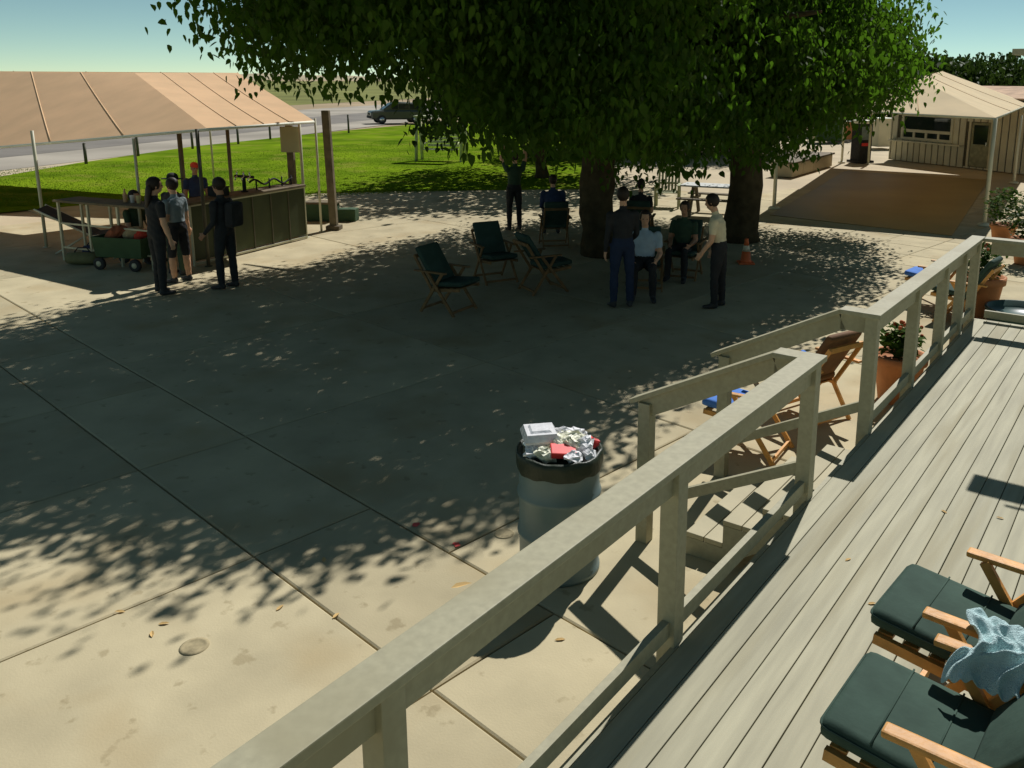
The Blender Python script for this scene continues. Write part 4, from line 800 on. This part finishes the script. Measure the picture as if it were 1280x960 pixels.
    md = tmp.modifiers.new('s', 'SMOOTH'); md.iterations = 2; md.factor = 0.5
    dg = bpy.context.evaluated_depsgraph_get(); bm_ = bpy.data.meshes.new_from_object(tmp.evaluated_get(dg)); bpy.data.objects.remove(tmp)
    n = len(bm_.polygons); cen = np.zeros(n * 3); bm_.polygons.foreach_get('center', cen); cen = cen.reshape(-1, 3)
    regs = ['shirt', 'pants', 'skin', 'shoe']; best = np.full(n, 1e9); lab = np.zeros(n, int)
    for a, b, ra, rb, rg_ in segs:
        a = np.array(a); b = np.array(b); ab = b - a; t = np.clip(((cen - a) @ ab) / (ab @ ab), 0, 1); dd = np.linalg.norm(cen - (a + t[:, None] * ab), axis=1) - (ra + (rb - ra) * t)
        if rg_ == 'shoe': dd -= 0.02
        m_ = dd < best; best[m_] = dd[m_]; lab[m_] = regs.index(rg_)
    bm_.materials.clear()
    for m_ in (shirt, pants, skin, shoe): bm_.materials.append(m_)
    bm_.polygons.foreach_set('material_index', lab.astype(np.int32)); bm_.polygons.foreach_set('use_smooth', [True] * n)
    # wrinkle the clothes a little
    co = np.zeros(len(bm_.vertices) * 3); bm_.vertices.foreach_get('co', co); co = co.reshape(-1, 3); nz = np.sin(co[:, 0] * 41 + co[:, 2] * 23) * np.sin(co[:, 2] * 37 + co[:, 1] * 29) * 0.004
    nrm = np.zeros(len(bm_.vertices) * 3); bm_.vertices.foreach_get('normal', nrm); co += nrm.reshape(-1, 3) * nz[:, None]
    zmin = co[:, 2].min(); co[:, 2] -= zmin; co *= k; bm_.vertices.foreach_set('co', co.ravel()); bm_.update(); bm_.name = 'body'
    link('body', bm_, None, root)
    TF = lambda p: (Vector(p) - Zv * zmin) * k
    # eyes
    for sx in (-1, 1):
        q = MB(); q.ball(TF(hc + hd * 0.012 + hf * 0.088 + hs * (0.031 * sx)), (0.012 * k, 0.007 * k, 0.007 * k), n=8, m=6, axes=(hs, hf, hd)); q.build('eye', M_EYE, root)
    if hairstyle in ('short', 'long'):
        q = MB(); c = hc + hd * 0.034 - hf * 0.016; q.ball(TF(c), (0.085 * k, 0.104 * k, 0.106 * k), n=18, m=13, axes=(hs, hf, hd))
        keep = []
        for fc in q.f:
            cc_ = sum((Vector(q.v[i]) for i in fc), Vector()) / len(fc) - TF(hc); fz, fy = cc_.dot(hd) / k, cc_.dot(hf) / k
            if not (fy > 0.035 and fz < 0.075) and not (fz < -0.045 and fy > -0.02): keep.append(fc)
        q.f = keep; q.smooth = [True] * len(keep); h_ = q.build('hair', hair, root); md = h_.modifiers.new('t', 'SOLIDIFY'); md.thickness = 0.012; md.offset = 0
        if hairstyle == 'long':
            q = MB(); q.rings([(TF(hc + hd * 0.05 - hf * 0.07), hs, hf, 0.07 * k, 0.04 * k), (TF(hc - hd * 0.06 - hf * 0.085), hs, hf, 0.085 * k, 0.045 * k), (TF(hc - hd * 0.2 - hf * 0.10), hs, hf, 0.085 * k, 0.04 * k), (TF(hc - hd * 0.32 - hf * 0.105), hs, hf, 0.05 * k, 0.025 * k)], n=14); q.build('hair', hair, root)
    if hairstyle in ('cap', 'hat'):
        hm = extra or M_BLACK; q = MB(); c = hc + hd * 0.045 - hf * 0.006; q.rings([(TF(c + hd * z), hs, hf, rx * k, ry * k) for z, rx, ry in ((-0.012, 0.084, 0.104), (0.03, 0.083, 0.102), (0.065, 0.068, 0.084), (0.085, 0.04, 0.05), (0.09, 0.01, 0.012))], n=18); ho = q.build('cap', hm, root)
        q = MB()
        if hairstyle == 'cap': q.rings([(TF(c - hd * 0.012 + hf * 0.05), hs, hf, 0.075 * k, 0.10 * k), (TF(c - hd * 0.004 + hf * 0.05), hs, hf, 0.073 * k, 0.098 * k)], n=16)
        else: q.rings([(TF(c - hd * 0.018), hs, hf, 0.175 * k, 0.185 * k), (TF(c - hd * 0.008), hs, hf, 0.172 * k, 0.182 * k)], n=20)
        q.build('brim', hm, ho)
    return root
cloth = lambda nm, c: mat('cloth_' + nm, c, 0.9, 0.12, 8, bump=0.3, bscale=30, spec=0.1)
C_BLK = M_BLACK; C_GRY = cloth('grey', (0.16, 0.19, 0.19)); C_WHT = cloth('tan_white', (0.44, 0.38, 0.25)); C_JEAN = cloth('jeans', (0.018, 0.025, 0.045)); C_NAVY = cloth('navy', (0.025, 0.035, 0.07)); C_DGRN = cloth('dark_green', (0.03, 0.05, 0.03)); C_LGRY = cloth('light_grey', (0.27, 0.33, 0.37)); C_SHORT = cloth('black_shorts', (0.022, 0.022, 0.022))
SK2 = mat('skin_dark', (0.27, 0.14, 0.08), 0.6, 0.06, 10)
stand = dict(hip=0.92)
def pose(**k): d = dict(stand); d.update(k); return d
# by the bar
person('person in black with long dark hair and bare arms facing the bar', G(203, 367), 40, C_BLK, C_BLK, pose(ua_r=(0.16, 0.05, -1), fa_r=(0.10, 0.25, -1), th_l=(-0.06, 0.05, -1), th_r=(0.05, -0.03, -1), head=(0.02, 0.08, 1), look=(0.2, 1, 0)), 1.80, hairstyle='long', sleeve='short')
person('person in grey tee and black shorts with folded forearms near the bar', G(228, 352), -70, C_GRY, C_SHORT, pose(ua_r=(0.12, -0.02, -1), fa_r=(-0.35, 0.9, -0.1), ua_l=(-0.12, -0.02, -1), fa_l=(0.35, 0.9, -0.15), th_l=(-0.10, 0.08, -1), th_r=(0.08, -0.03, -1)), 1.70, hairstyle='short', shorts=True)
person('person in black trousers and jacket carrying a small pack beside the bar panels', G(286, 360), -75, C_BLK, C_BLK, pose(ua_r=(0.14, -0.05, -1), fa_r=(0.05, 0.75, -0.7), ua_l=(-0.14, -0.02, -1), fa_l=(-0.02, 0.7, -0.7), th_l=(-0.06, 0.10, -1), th_r=(0.05, -0.06, -1)), 1.76, hairstyle='short', sleeve='long', skin=SK2)
bk = MB(); bk.box((0, 0, 0), (0.30, 0.16, 0.40), bev=0.06); o = bk.build('small_backpack', M_BLACK); fb = V2(-75); pp = G(286, 360); o.location = pp - fb * 0.21 + Zv * 1.22; o.rotation_euler = (0.05, 0, R(75)); tag(o, 'small black pack on the back of the person in black', 'backpack')
person('person in dark top and red cap standing behind the bar counter', Vector((AT(246, 250, 17.6).x, 17.6, 0)), 140, C_NAVY, C_BLK, pose(), 1.62, hairstyle='cap', extra=mat('red_cap', (0.42, 0.05, 0.03), 0.8), skin=SK2)
hatp = Vector((AT(214, 250, 14.6).x, 14.6, 0))
person('person in wide black hat and dark shirt leaning at the side counter', hatp, 20, C_BLK, C_DGRN, pose(spine=(0, 0.10, 1)), 1.72, hairstyle='hat', extra=M_BLACK)
sit = dict(hip=0.50, th_r=(0.12, 1, 0.02), th_l=(-0.12, 1, 0.02), sn_r=(0.03, -0.05, -1), sn_l=(-0.03, 0.05, -1), spine=(0, -0.18, 1), ua_r=(0.15, 0.25, -1), fa_r=(-0.2, 0.95, -0.25), ua_l=(-0.15, 0.25, -1), fa_l=(0.2, 0.95, -0.25))
def spose(**k): d = dict(sit); d.update(k); return d
person('person in dark clothes seated low beside the wagon with gear', G(172, 326), 110, C_DGRN, C_BLK, spose(hip=0.45, spine=(0, 0.12, 1)), 1.72, hairstyle='short')
# under the tree
person('person standing in dark long clothes and jeans beside the seated man in the grey tee', G(777, 384), -15, C_BLK, C_JEAN, pose(head=(0.03, 0.1, 1), look=(0.5, 0.9, -0.1), ua_r=(0.14, 0.12, -1), fa_r=(-0.02, 0.8, -0.5), th_l=(-0.07, 0.03, -1)), 1.78, hairstyle='short', sleeve='long')
person('man in light grey tee and dark trousers seated on a folding chair', G(806, 374) + Vector((0, 0.35, 0)), 185, C_LGRY, C_BLK, spose(), 1.76, hairstyle='short', bulk=1.1)
person('man in pale tan shirt and shorts standing with hand at hip near the cone', G(896, 384), -72, C_WHT, C_SHORT, pose(spine=(0, 0.14, 1), head=(0, 0.3, 1), look=(0, 1, -0.35), ua_r=(0.28, -0.12, -1), fa_r=(-0.15, 0.45, -1), ua_l=(-0.12, 0.10, -1), fa_l=(0.1, 0.55, -0.8), th_l=(-0.04, 0.10, -1), th_r=(0.06, -0.08, -1)), 1.70, hairstyle='short', shorts=False, bulk=1.08)
person('person in dark clothes raising both arms behind the folding chairs', G(643, 287), -25, C_DGRN, C_BLK, pose(ua_r=(0.35, 0.25, 0.9), fa_r=(-0.1, 0.1, 1), ua_l=(-0.3, 0.35, 0.8), fa_l=(0.35, 0.15, 1), spine=(0.05, -0.02, 1)), 1.74, hairstyle='short')
person('person in dark jacket seated with back turned behind the folding chairs', G(692, 296), -10, C_NAVY, C_BLK, spose(spine=(0, 0.18, 1)), 1.76, hairstyle='short', sleeve='long', bulk=1.1)
person('person in dark top seated beside the person in the grey tee', G(852, 345), 200, C_DGRN, C_BLK, spose(), 1.72, hairstyle='short', skin=SK2)
person('person in dark top seated facing the white slatted chair', G(800, 302), 10, C_BLK, C_BLK, spose(spine=(0, -0.1, 1)), 1.74, hairstyle='short')

# ================================================================== MORE CHAIRS UNDER THE TREE AND BY THE STAIRS
rec = [((568, 389), 118, 'folding wooden chair with dark cushion turned side-on, outermost under the mulberry', M_CUSH), ((622, 352), 150, 'folding wooden chair with dark cushion standing next to the raised-arm person', M_CUSH),
       ((686, 362), 60, 'folding wooden chair turned sideways between the other chairs and the standing person', M_CUSH), ((692, 306), -10, 'folding wooden chair under the seated person in dark jacket', M_CUSH),
       ((806, 361), 185, 'folding wooden chair under the man in grey tee', M_CUSH), ((852, 347), 200, 'folding wooden chair under the person beside the grey tee', M_CUSH), ((800, 304), 10, 'folding wooden chair facing the slatted chair', M_CUSH)]
for (px, fc, lb, cm) in rec: recliner(lb, G(*px), fc, 'folding chairs under the mulberry', cm, recline=32.0, bk=0.60, name='folding_chair', wood=mat('dull_wood', (0.13, 0.075, 0.03), 0.7, 0.25, 9))
for px, fc, lb, cm in [((925, 560), -60, 'folding wooden chair with blue cushion on the concrete beside the stairs', M_BLUE), ((1000, 515), -35, 'folding wooden chair with brown cushion behind the stair railing', mat('brown_cushion', (0.10, 0.05, 0.02), 0.8)),
                       ((1158, 379), -50, 'folding wooden chair with bright blue cushion beyond the deck railing', M_BLUE), ((1192, 400), -50, 'folding wooden chair with dark cushion between the blue chair and the planter', M_CUSH)]:
    recliner(lb, G(*px), fc, 'folding chairs along the deck', cm, recline=32.0, bk=0.62, name='folding_chair')
# white slatted chair
wc_ = G(834, 259); wch = thing('slatted_chair', 'pale slatted armchair on the sunlit paving', 'chair', wc_, R(170))
mw = mat('pale_chair', (0.19, 0.20, 0.11), 0.7, 0.1, 5)
for i in range(7):
    q = MB(); q.box((-0.27 + 0.09 * i, -0.33, 0.72), (0.055, 0.025, 0.62)); q.v = [(x, y - (z - 0.4) * 0.25, z) for x, y, z in q.v]; q.build('back_slat', mw, wch)
for i in range(5):
    q = MB(); q.box((0, -0.22 + 0.11 * i, 0.42), (0.60, 0.085, 0.02)); q.build('seat_slat', mw, wch)
for sx in (-0.31, 0.31):
    q = MB(); q.box((sx, 0, 0.62), (0.075, 0.62, 0.025)); q.build('armrest', mw, wch)
    for sy in (-0.27, 0.27): q = MB(); q.box((sx, sy, 0.30), (0.05, 0.05, 0.62)); q.build('leg', mw, wch)
q = MB(); q.box((0, -0.46, 1.05), (0.66, 0.03, 0.07)); q.build('top_rail', mw, wch); q = MB(); q.box((0, -0.35, 0.62), (0.62, 0.03, 0.05)); q.build('cross_rail', mw, wch)
# grey picnic table
tb = G(872, 268); tbt = thing('picnic_table', 'grey topped picnic table with slanted legs left of the bare trunk', 'table', tb, R(-20)); mt = mat('table_top', (0.30, 0.31, 0.29), 0.6, 0.08, 4)
for i in range(4):
    q = MB(); q.box((0.5, -0.27 + 0.18 * i, 0.76), (1.8, 0.165, 0.04), bev=0.006); q.build('top_plank', mt, tbt)
for sx in (-0.1, 1.1):
    for sy in (-1, 1): q = MB(); q.beam((sx, sy * 0.55, 0.0), (sx, sy * 0.12, 0.74), 0.09, 0.07, up=(1, 0, 0)); q.build('leg', M_DKWOOD, tbt)
    q = MB(); q.box((sx, 0, 0.42), (0.05, 1.3, 0.08)); q.build('cross_beam', M_DKWOOD, tbt)
for sy in (-0.62, 0.62): q = MB(); q.box((0.5, sy, 0.47), (1.8, 0.24, 0.04), bev=0.006); q.build('bench', M_DKWOOD, tbt)
# cone
cn = G(932, 329); co_ = thing('traffic_cone', 'orange traffic cone with pale collar next to the bare trunk', 'cone', cn)
q = MB(); q.box((0, 0, 0.015), (0.30, 0.30, 0.03), bev=0.01); q.build('base', M_ORANGE, co_)
q = MB(); q.lathe([(0.115, 0.03), (0.10, 0.06), (0.075, 0.24)], n=20); q.lathe([(0.052, 0.34), (0.032, 0.47), (0.024, 0.475)], n=20); q.build('body', M_ORANGE, co_)
q = MB(); q.lathe([(0.0765, 0.235), (0.0535, 0.345)], n=20); q.build('collar', mat('cone_collar', (0.5, 0.42, 0.3), 0.5), co_)
# potted plants beyond the deck railing
def pot(label, loc, r, h, m, seed, pr, ph, n, flowers=True, lm=M_PLANT):
    t = thing('potted_plant', label, 'planter', loc); q = MB(); q.lathe([(r * 0.68, 0), (r * 0.72, 0.02), (r * 0.95, h * 0.82), (r * 1.06, h * 0.83), (r * 1.08, h), (r * 0.94, h), (r * 0.92, h * 0.9), (0.02, h * 0.88)], n=28); q.build('pot', m, t)
    rg = np.random.default_rng(seed); d = rg.normal(0, 1, (n, 3)); d /= np.linalg.norm(d, axis=1)[:, None]; P = d * rg.uniform(0.4, 1, (n, 1)) * np.array([pr, pr, ph / 2]); P[:, 2] += h * 0.95 + ph * 0.42
    o = leaf_cloud('foliage', P, lm, t, 0.085, droop=-0.2, seed=seed); o['kind'] = 'stuff'
    if flowers:
        q = MB()
        for i in range(16): a, b = rg.uniform(0, 6.28), rg.uniform(0, 1); q.ball((math.cos(a) * pr * b, math.sin(a) * pr * b, h + ph * rg.uniform(0.5, 0.95)), 0.022, n=6, m=5)
        o = q.build('flowers', mat('flower', (0.30, 0.07, 0.02), 0.7), t); o['kind'] = 'stuff'
pot('terracotta pot with orange flowers against the railing by the stairs', G(1120, 500), 0.27, 0.52, M_TERRA, 51, 0.22, 0.40, 420)
pot('large brown terracotta pot further along the railing', G(1222, 396), 0.31, 0.62, M_TERRA, 52, 0.30, 0.55, 420)
pot('pot with tall leafy plant beside the canopy post', G(1252, 306) , 0.26, 0.45, M_TERRA, 53, 0.45, 0.9, 700, flowers=False)
pot('pot with spreading dark plant behind the far deck railing', G(1283, 330), 0.30, 0.5, M_TERRA, 54, 0.5, 0.9, 700, flowers=False, lm=M_LEAFD)
tub = MB(); tub.lathe([(0.42, 0), (0.46, 0.30), (0.48, 0.31), (0.48, 0.34), (0.45, 0.34), (0.44, 0.26), (0.02, 0.25)], n=36); o = tub.build('round_tub', mat('green_tub', (0.03, 0.06, 0.05), 0.4)); o.location = G(1275, 415); tag(o, 'wide dark green round tub beyond the end railing', 'tub')

# ================================================================== LEFT CLUTTER: WAGON, LOUNGER, GEAR
wg = G(163, 334); wag = thing('folding_wagon', 'dark green fabric folding wagon beside the seated person', 'wagon', wg, R(-12))
q = MB(); q.add([(-0.46, -0.26, 0.22), (0.46, -0.26, 0.22), (0.46, 0.26, 0.22), (-0.46, 0.26, 0.22), (-0.5, -0.29, 0.58), (0.5, -0.29, 0.58), (0.5, 0.29, 0.58), (-0.5, 0.29, 0.58), (-0.48, -0.27, 0.58), (0.48, -0.27, 0.58), (0.48, 0.27, 0.58), (-0.48, 0.27, 0.58), (-0.44, -0.24, 0.25), (0.44, -0.24, 0.25), (0.44, 0.24, 0.25), (-0.44, 0.24, 0.25)],
      [(3, 2, 1, 0), (0, 1, 5, 4), (1, 2, 6, 5), (2, 3, 7, 6), (3, 0, 4, 7), (4, 5, 9, 8), (5, 6, 10, 9), (6, 7, 11, 10), (7, 4, 8, 11), (8, 9, 13, 12), (9, 10, 14, 13), (10, 11, 15, 14), (11, 8, 12, 15), (12, 13, 14, 15)]); q.build('basket', M_GREENBOX, wag)
for sx in (-0.36, 0.36):
    for sy in (-0.30, 0.30):
        q = MB(); q.rings([((sx, sy + dy, 0.11), (1, 0, 0), (0, 0, 1), r, r) for dy, r in ((-0.03, 0.08), (-0.025, 0.11), (0.025, 0.11), (0.03, 0.08))], n=18); wh_ = q.build('wheel', M_RUBBER, wag)
        q = MB(); q.rings([((sx, sy + dy, 0.11), (1, 0, 0), (0, 0, 1), r, r) for dy, r in ((-0.034, 0.05), (0.034, 0.05))], n=12); q.build('hub', M_POST, wh_)
q = MB(); q.tube([(0.5, 0, 0.3), (0.85, 0, 0.75), (0.95, 0, 0.95)], 0.014, n=8); q.tube([(0.95, -0.1, 0.95), (0.95, 0.1, 0.95)], 0.018, n=8); q.build('pull_handle', M_BLACK, wag)
for x, y, z, r, m, lb, nm in ((-0.18, 0, 0.62, 0.17, cloth('rust', (0.18, 0.06, 0.03)), 'rust coloured bundle of fabric heaped in the wagon', 'fabric_bundle'), (0.10, 0.02, 0.62, 0.15, cloth('tan', (0.30, 0.22, 0.12)), 'tan bundle of fabric heaped in the wagon', 'fabric_bundle'), (0.28, -0.05, 0.60, 0.11, cloth('red', (0.45, 0.05, 0.03)), 'bright red bundle on the wagon heap', 'fabric_bundle')):
    crumple(nm, lb, wg + Vector((x, y, z)), r, m, None, seed=int(r * 100), cat='bundle', sq=(1.2, 0.9, 0.7), rough=0.15)
lg = G(112, 312); lo = thing('lounge_chair', 'low dark sling lounger behind the folding wagon', 'lounger', lg, R(15))
q = MB(); q.beam((-0.75, 0, 0.85), (0.15, 0, 0.32), 0.6, 0.03); q.build('back_sling', C_BLK, lo); q = MB(); q.beam((0.15, 0, 0.32), (0.9, 0, 0.36), 0.6, 0.03); q.build('seat_sling', C_BLK, lo)
for sy in (-0.32, 0.32):
    q = MB(); q.tube([(-0.78, sy, 0.87), (0.15, sy, 0.32), (0.92, sy, 0.36)], 0.018, n=8); q.tube([(-0.5, sy, 0.0), (0.1, sy, 0.36)], 0.016, n=8); q.tube([(0.7, sy, 0.0), (0.25, sy, 0.34)], 0.016, n=8); q.build('side_frame', M_TRIM, lo)
for i, (u, v, sz, m, lb) in enumerate([(105, 330, (0.55, 0.3, 0.22), cloth('olive', (0.10, 0.10, 0.05)), 'olive duffel bag on the ground by the lounger'), (122, 322, (0.45, 0.28, 0.25), C_NAVY, 'navy gear bag on the ground by the wagon')]):
    p = G(u, v); t = thing('duffel_bag', lb, 'bag', p, 0.3 * i); q = MB(); q.rings([((x * sz[0], 0, sz[2] * 0.5), (0, 1, 0), (0, 0, 1), sz[1] / 2 * r, sz[2] / 2 * r) for x, r in ((-0.5, 0.6), (-0.47, 0.9), (-0.2, 1.0), (0.2, 1.0), (0.47, 0.9), (0.5, 0.6))], n=14); q.build('body', m, t); q = MB(); q.tube([(-0.15, 0, sz[2] * 0.98), (-0.08, 0, sz[2] + 0.08), (0.08, 0, sz[2] + 0.08), (0.15, 0, sz[2] * 0.98)], 0.012, n=6); q.build('handle', M_BLACK, t)

# ================================================================== LAWN SWING, ROAD POSTS, SUV
sw = G(552, 202); swg = thing('garden_swing', 'pale framed garden swing seat standing on the lawn', 'swing', sw, R(-8)); swg.scale = (1.12, 1.12, 1.12); ms_ = mat('swing_frame', (0.30, 0.32, 0.20), 0.6)
for sx in (-0.85, 0.85):
    for sy in (-0.35, 0.35): q = MB(); q.tube([(sx, sy, 0), (sx, sy * 0.5, 1.62)], 0.06, n=8); q.build('post', ms_, swg)
q = MB(); q.box((0, 0, 1.64), (1.9, 0.5, 0.06), bev=0.01); q.build('top_beam', ms_, swg)
for i in range(4): q = MB(); q.box((0, -0.2 + 0.13 * i, 0.45), (1.2, 0.10, 0.03)); q.build('seat_slat', ms_, swg)
for i in range(4): q = MB(); q.box((0, 0.28, 0.58 + 0.13 * i), (1.2, 0.03, 0.09)); q.build('back_slat', ms_, swg)
for sx in (-0.6, 0.6): q = MB(); q.tube([(sx, 0, 0.45), (sx, 0, 1.62)], 0.012, n=6); q.tube([(sx, -0.22, 0.44), (sx, -0.22, 0.66), (sx, 0.25, 0.68)], 0.02, n=6); q.build('hanger', ms_, swg)
for u, v, vt in ((108, 206, 180), (173, 196, 166), (241, 187, 163), (298, 181, 158), (338, 175, 150), (436, 167, 144), (594, 155, 133)):
    p = G(u, v); q = MB(); h_ = AT(u, vt, p.y).z; q.tube([(0, 0, -0.1), (0, 0, h_)], 0.06, n=8); q.lathe([(0.065, h_), (0.05, h_ + 0.03), (0.01, h_ + 0.05)], n=8); o = q.build('road_post', M_DKPOST); o.location = p; tag(o, 'slim dark post in the row along the road edge', 'post', 'posts along the road edge')
sv = G(496, 154); suv = thing('parked_suv', 'dark parked sport utility vehicle on the road beyond the lawn', 'car', sv, R(205)); suv.scale = (0.9, 0.9, 0.9)
def hull(q, secs, n=None):
    q.add([p for s_ in secs for p in s_], [(i * len(secs[0]) + k, i * len(secs[0]) + (k + 1) % len(secs[0]), (i + 1) * len(secs[0]) + (k + 1) % len(secs[0]), (i + 1) * len(secs[0]) + k) for i in range(len(secs) - 1) for k in range(len(secs[0]))] + [tuple(range(len(secs[0])))[::-1], tuple((len(secs) - 1) * len(secs[0]) + k for k in range(len(secs[0])))], False)
q = MB()
def sec(x, w, z0, z1, r=0.12): return [(x, -w, z0 + r), (x, -w + r * 0.6, z0), (x, w - r * 0.6, z0), (x, w, z0 + r), (x, w, z1 - r), (x, w - r, z1), (x, -w + r, z1), (x, -w, z1 - r)]
hull(q, [sec(-2.35, 0.80, 0.45, 0.98), sec(-2.25, 0.90, 0.38, 1.05), sec(-1.2, 0.93, 0.34, 1.10), sec(1.2, 0.93, 0.34, 1.12), sec(2.15, 0.90, 0.38, 1.05), sec(2.3, 0.80, 0.48, 0.92)]); q.build('body', M_SILVER, suv)
q = MB(); hull(q, [sec(-2.2, 0.80, 1.06, 1.14, 0.03), sec(-2.0, 0.76, 1.06, 1.68, 0.1), sec(-0.2, 0.76, 1.06, 1.78, 0.1), sec(0.45, 0.74, 1.06, 1.72, 0.1), sec(1.25, 0.80, 1.06, 1.15, 0.03)]); cb_ = q.build('cabin', M_SILVER, suv)
for (x0, x1) in ((-1.85, -0.95), (-0.88, -0.05), (0.02, 0.55)):
    for sy in (-0.775, 0.775): q = MB(); q.box(((x0 + x1) / 2, sy, 1.40), (x1 - x0, 0.03, 0.40), bev=0.01); q.build('side_window', M_GLASS, suv)
q = MB(); q.beam((0.55, 0, 1.68), (1.22, 0, 1.19), 1.32, 0.02); q.build('windshield', M_GLASS, suv)
for sx in (-1.42, 1.42):
    for sy in (-0.85, 0.85):
        q = MB(); q.rings([((sx, sy + dy, 0.36), (1, 0, 0), (0, 0, 1), r, r) for dy, r in ((-0.11, 0.30), (-0.09, 0.36), (0.09, 0.36), (0.11, 0.30))], n=22); wh_ = q.build('wheel', M_RUBBER, suv); q = MB(); q.rings([((sx, sy + dy, 0.36), (1, 0, 0), (0, 0, 1), 0.2, 0.2) for dy in (-0.115, 0.115)], n=16); q.build('rim', M_CHROME, wh_)
for sy in (-0.62, 0.62):
    q = MB(); q.box((2.27, sy, 0.82), (0.08, 0.32, 0.15), bev=0.02); q.build('headlight', M_WHITE, suv); q = MB(); q.box((-2.33, sy, 0.9), (0.06, 0.2, 0.24), bev=0.02); q.build('tail_light', M_RED, suv)
q = MB(); q.box((2.32, 0, 0.55), (0.1, 1.5, 0.2), bev=0.04); q.build('bumper', M_BLACK, suv); q = MB(); q.box((2.31, 0, 0.80), (0.05, 0.8, 0.14), bev=0.02); q.build('grille', M_BLACK, suv)
# unseen awning beam added right of view, sized to cast a shadow on the boards
eb = thing('unseen_awning_frame', 'pale unseen awning beam on two posts, added for its shadow on the deck', 'awning', (0, 0, 0))
L_ = (3.62 - D) / S.z; e0 = G(1213, 603, D) + S * L_; 
q = MB(); q.beam(e0, e0 + NN * 4.2, 0.26, 0.05); q.build('beam', M_RAIL, eb); q = MB(); q.beam(e0 + E * -0.22 + NN * 0.25, e0 + E * -0.22 + NN * 4.2, 0.02, 0.02); q.build('cable_pipe', M_RAIL, eb)
for t_ in (2.4, 4.1): q = MB(); b_ = e0 + NN * t_; q.box((b_.x, b_.y, (e0.z - 0.03) / 2), (0.09, 0.09, e0.z - 0.03)); q.build('post', M_RAIL, eb)
# bicycles parked beyond the end railing, right of the picture's main view
def bicycle(label, loc, rz, m):
    t = thing('bicycle', label, 'bicycle', loc, rz, 'bicycles beyond the end railing')
    for x in (-0.52, 0.52):
        pts = [(x + 0.33 * math.cos(2 * math.pi * k_ / 28), 0, 0.34 + 0.33 * math.sin(2 * math.pi * k_ / 28)) for k_ in range(29)]
        q = MB(); q.tube(pts, 0.018, n=7, cap=False); wh_ = q.build('wheel', M_RUBBER, t)
        q = MB()
        for k_ in range(12): a = math.pi * k_ / 6; q.tube([(x, 0.02 * (-1) ** k_, 0.34), (x + 0.31 * math.cos(a), 0, 0.34 + 0.31 * math.sin(a))], 0.002, n=4)
        q.tube([(x, -0.05, 0.34), (x, 0.05, 0.34)], 0.02, n=8); q.build('spokes', M_CHROME, wh_)
    q = MB(); bb, st0, hd0, hd1 = (-0.08, 0, 0.30), (-0.2, 0, 0.78), (0.36, 0, 0.86), (0.40, 0, 0.72)
    for a, b in ((bb, st0), (bb, hd1), (st0, hd0), (hd0, hd1), (st0, (-0.52, 0, 0.34)), (bb, (-0.52, 0, 0.34)), (hd1, (0.52, 0, 0.34))): q.tube([a, b], 0.017, n=8)
    q.build('frame', m, t)
    q = MB(); q.tube([st0, (-0.23, 0, 0.92)], 0.013, n=6); q.box((-0.24, 0, 0.94), (0.26, 0.14, 0.05), bev=0.02); q.build('saddle', M_RUBBER, t)
    q = MB(); q.tube([hd0, (0.34, 0, 0.98)], 0.014, n=6); q.tube([(0.26, -0.3, 1.0), (0.36, -0.1, 0.99), (0.36, 0.1, 0.99), (0.26, 0.3, 1.0)], 0.013, n=8); q.build('handlebar', M_CHROME, t)
    q = MB(); q.tube([(-0.08, -0.09, 0.30), (-0.08, 0.09, 0.30)], 0.015, n=6); q.tube([(-0.08, 0.09, 0.30), (0.06, 0.09, 0.22), (0.06, 0.17, 0.22)], 0.011, n=6); q.tube([(-0.08, -0.09, 0.30), (-0.22, -0.09, 0.38), (-0.22, -0.17, 0.38)], 0.011, n=6); q.build('crank', M_CHROME, t)
bicycle('red framed bicycle parked beyond the end railing', G(1352, 410), R(25), mat('red_frame', (0.30, 0.04, 0.03), 0.4))
bicycle('pale green framed bicycle leaning in the row behind the red one', G(1372, 388), R(30), mat('green_frame', (0.16, 0.26, 0.20), 0.4))
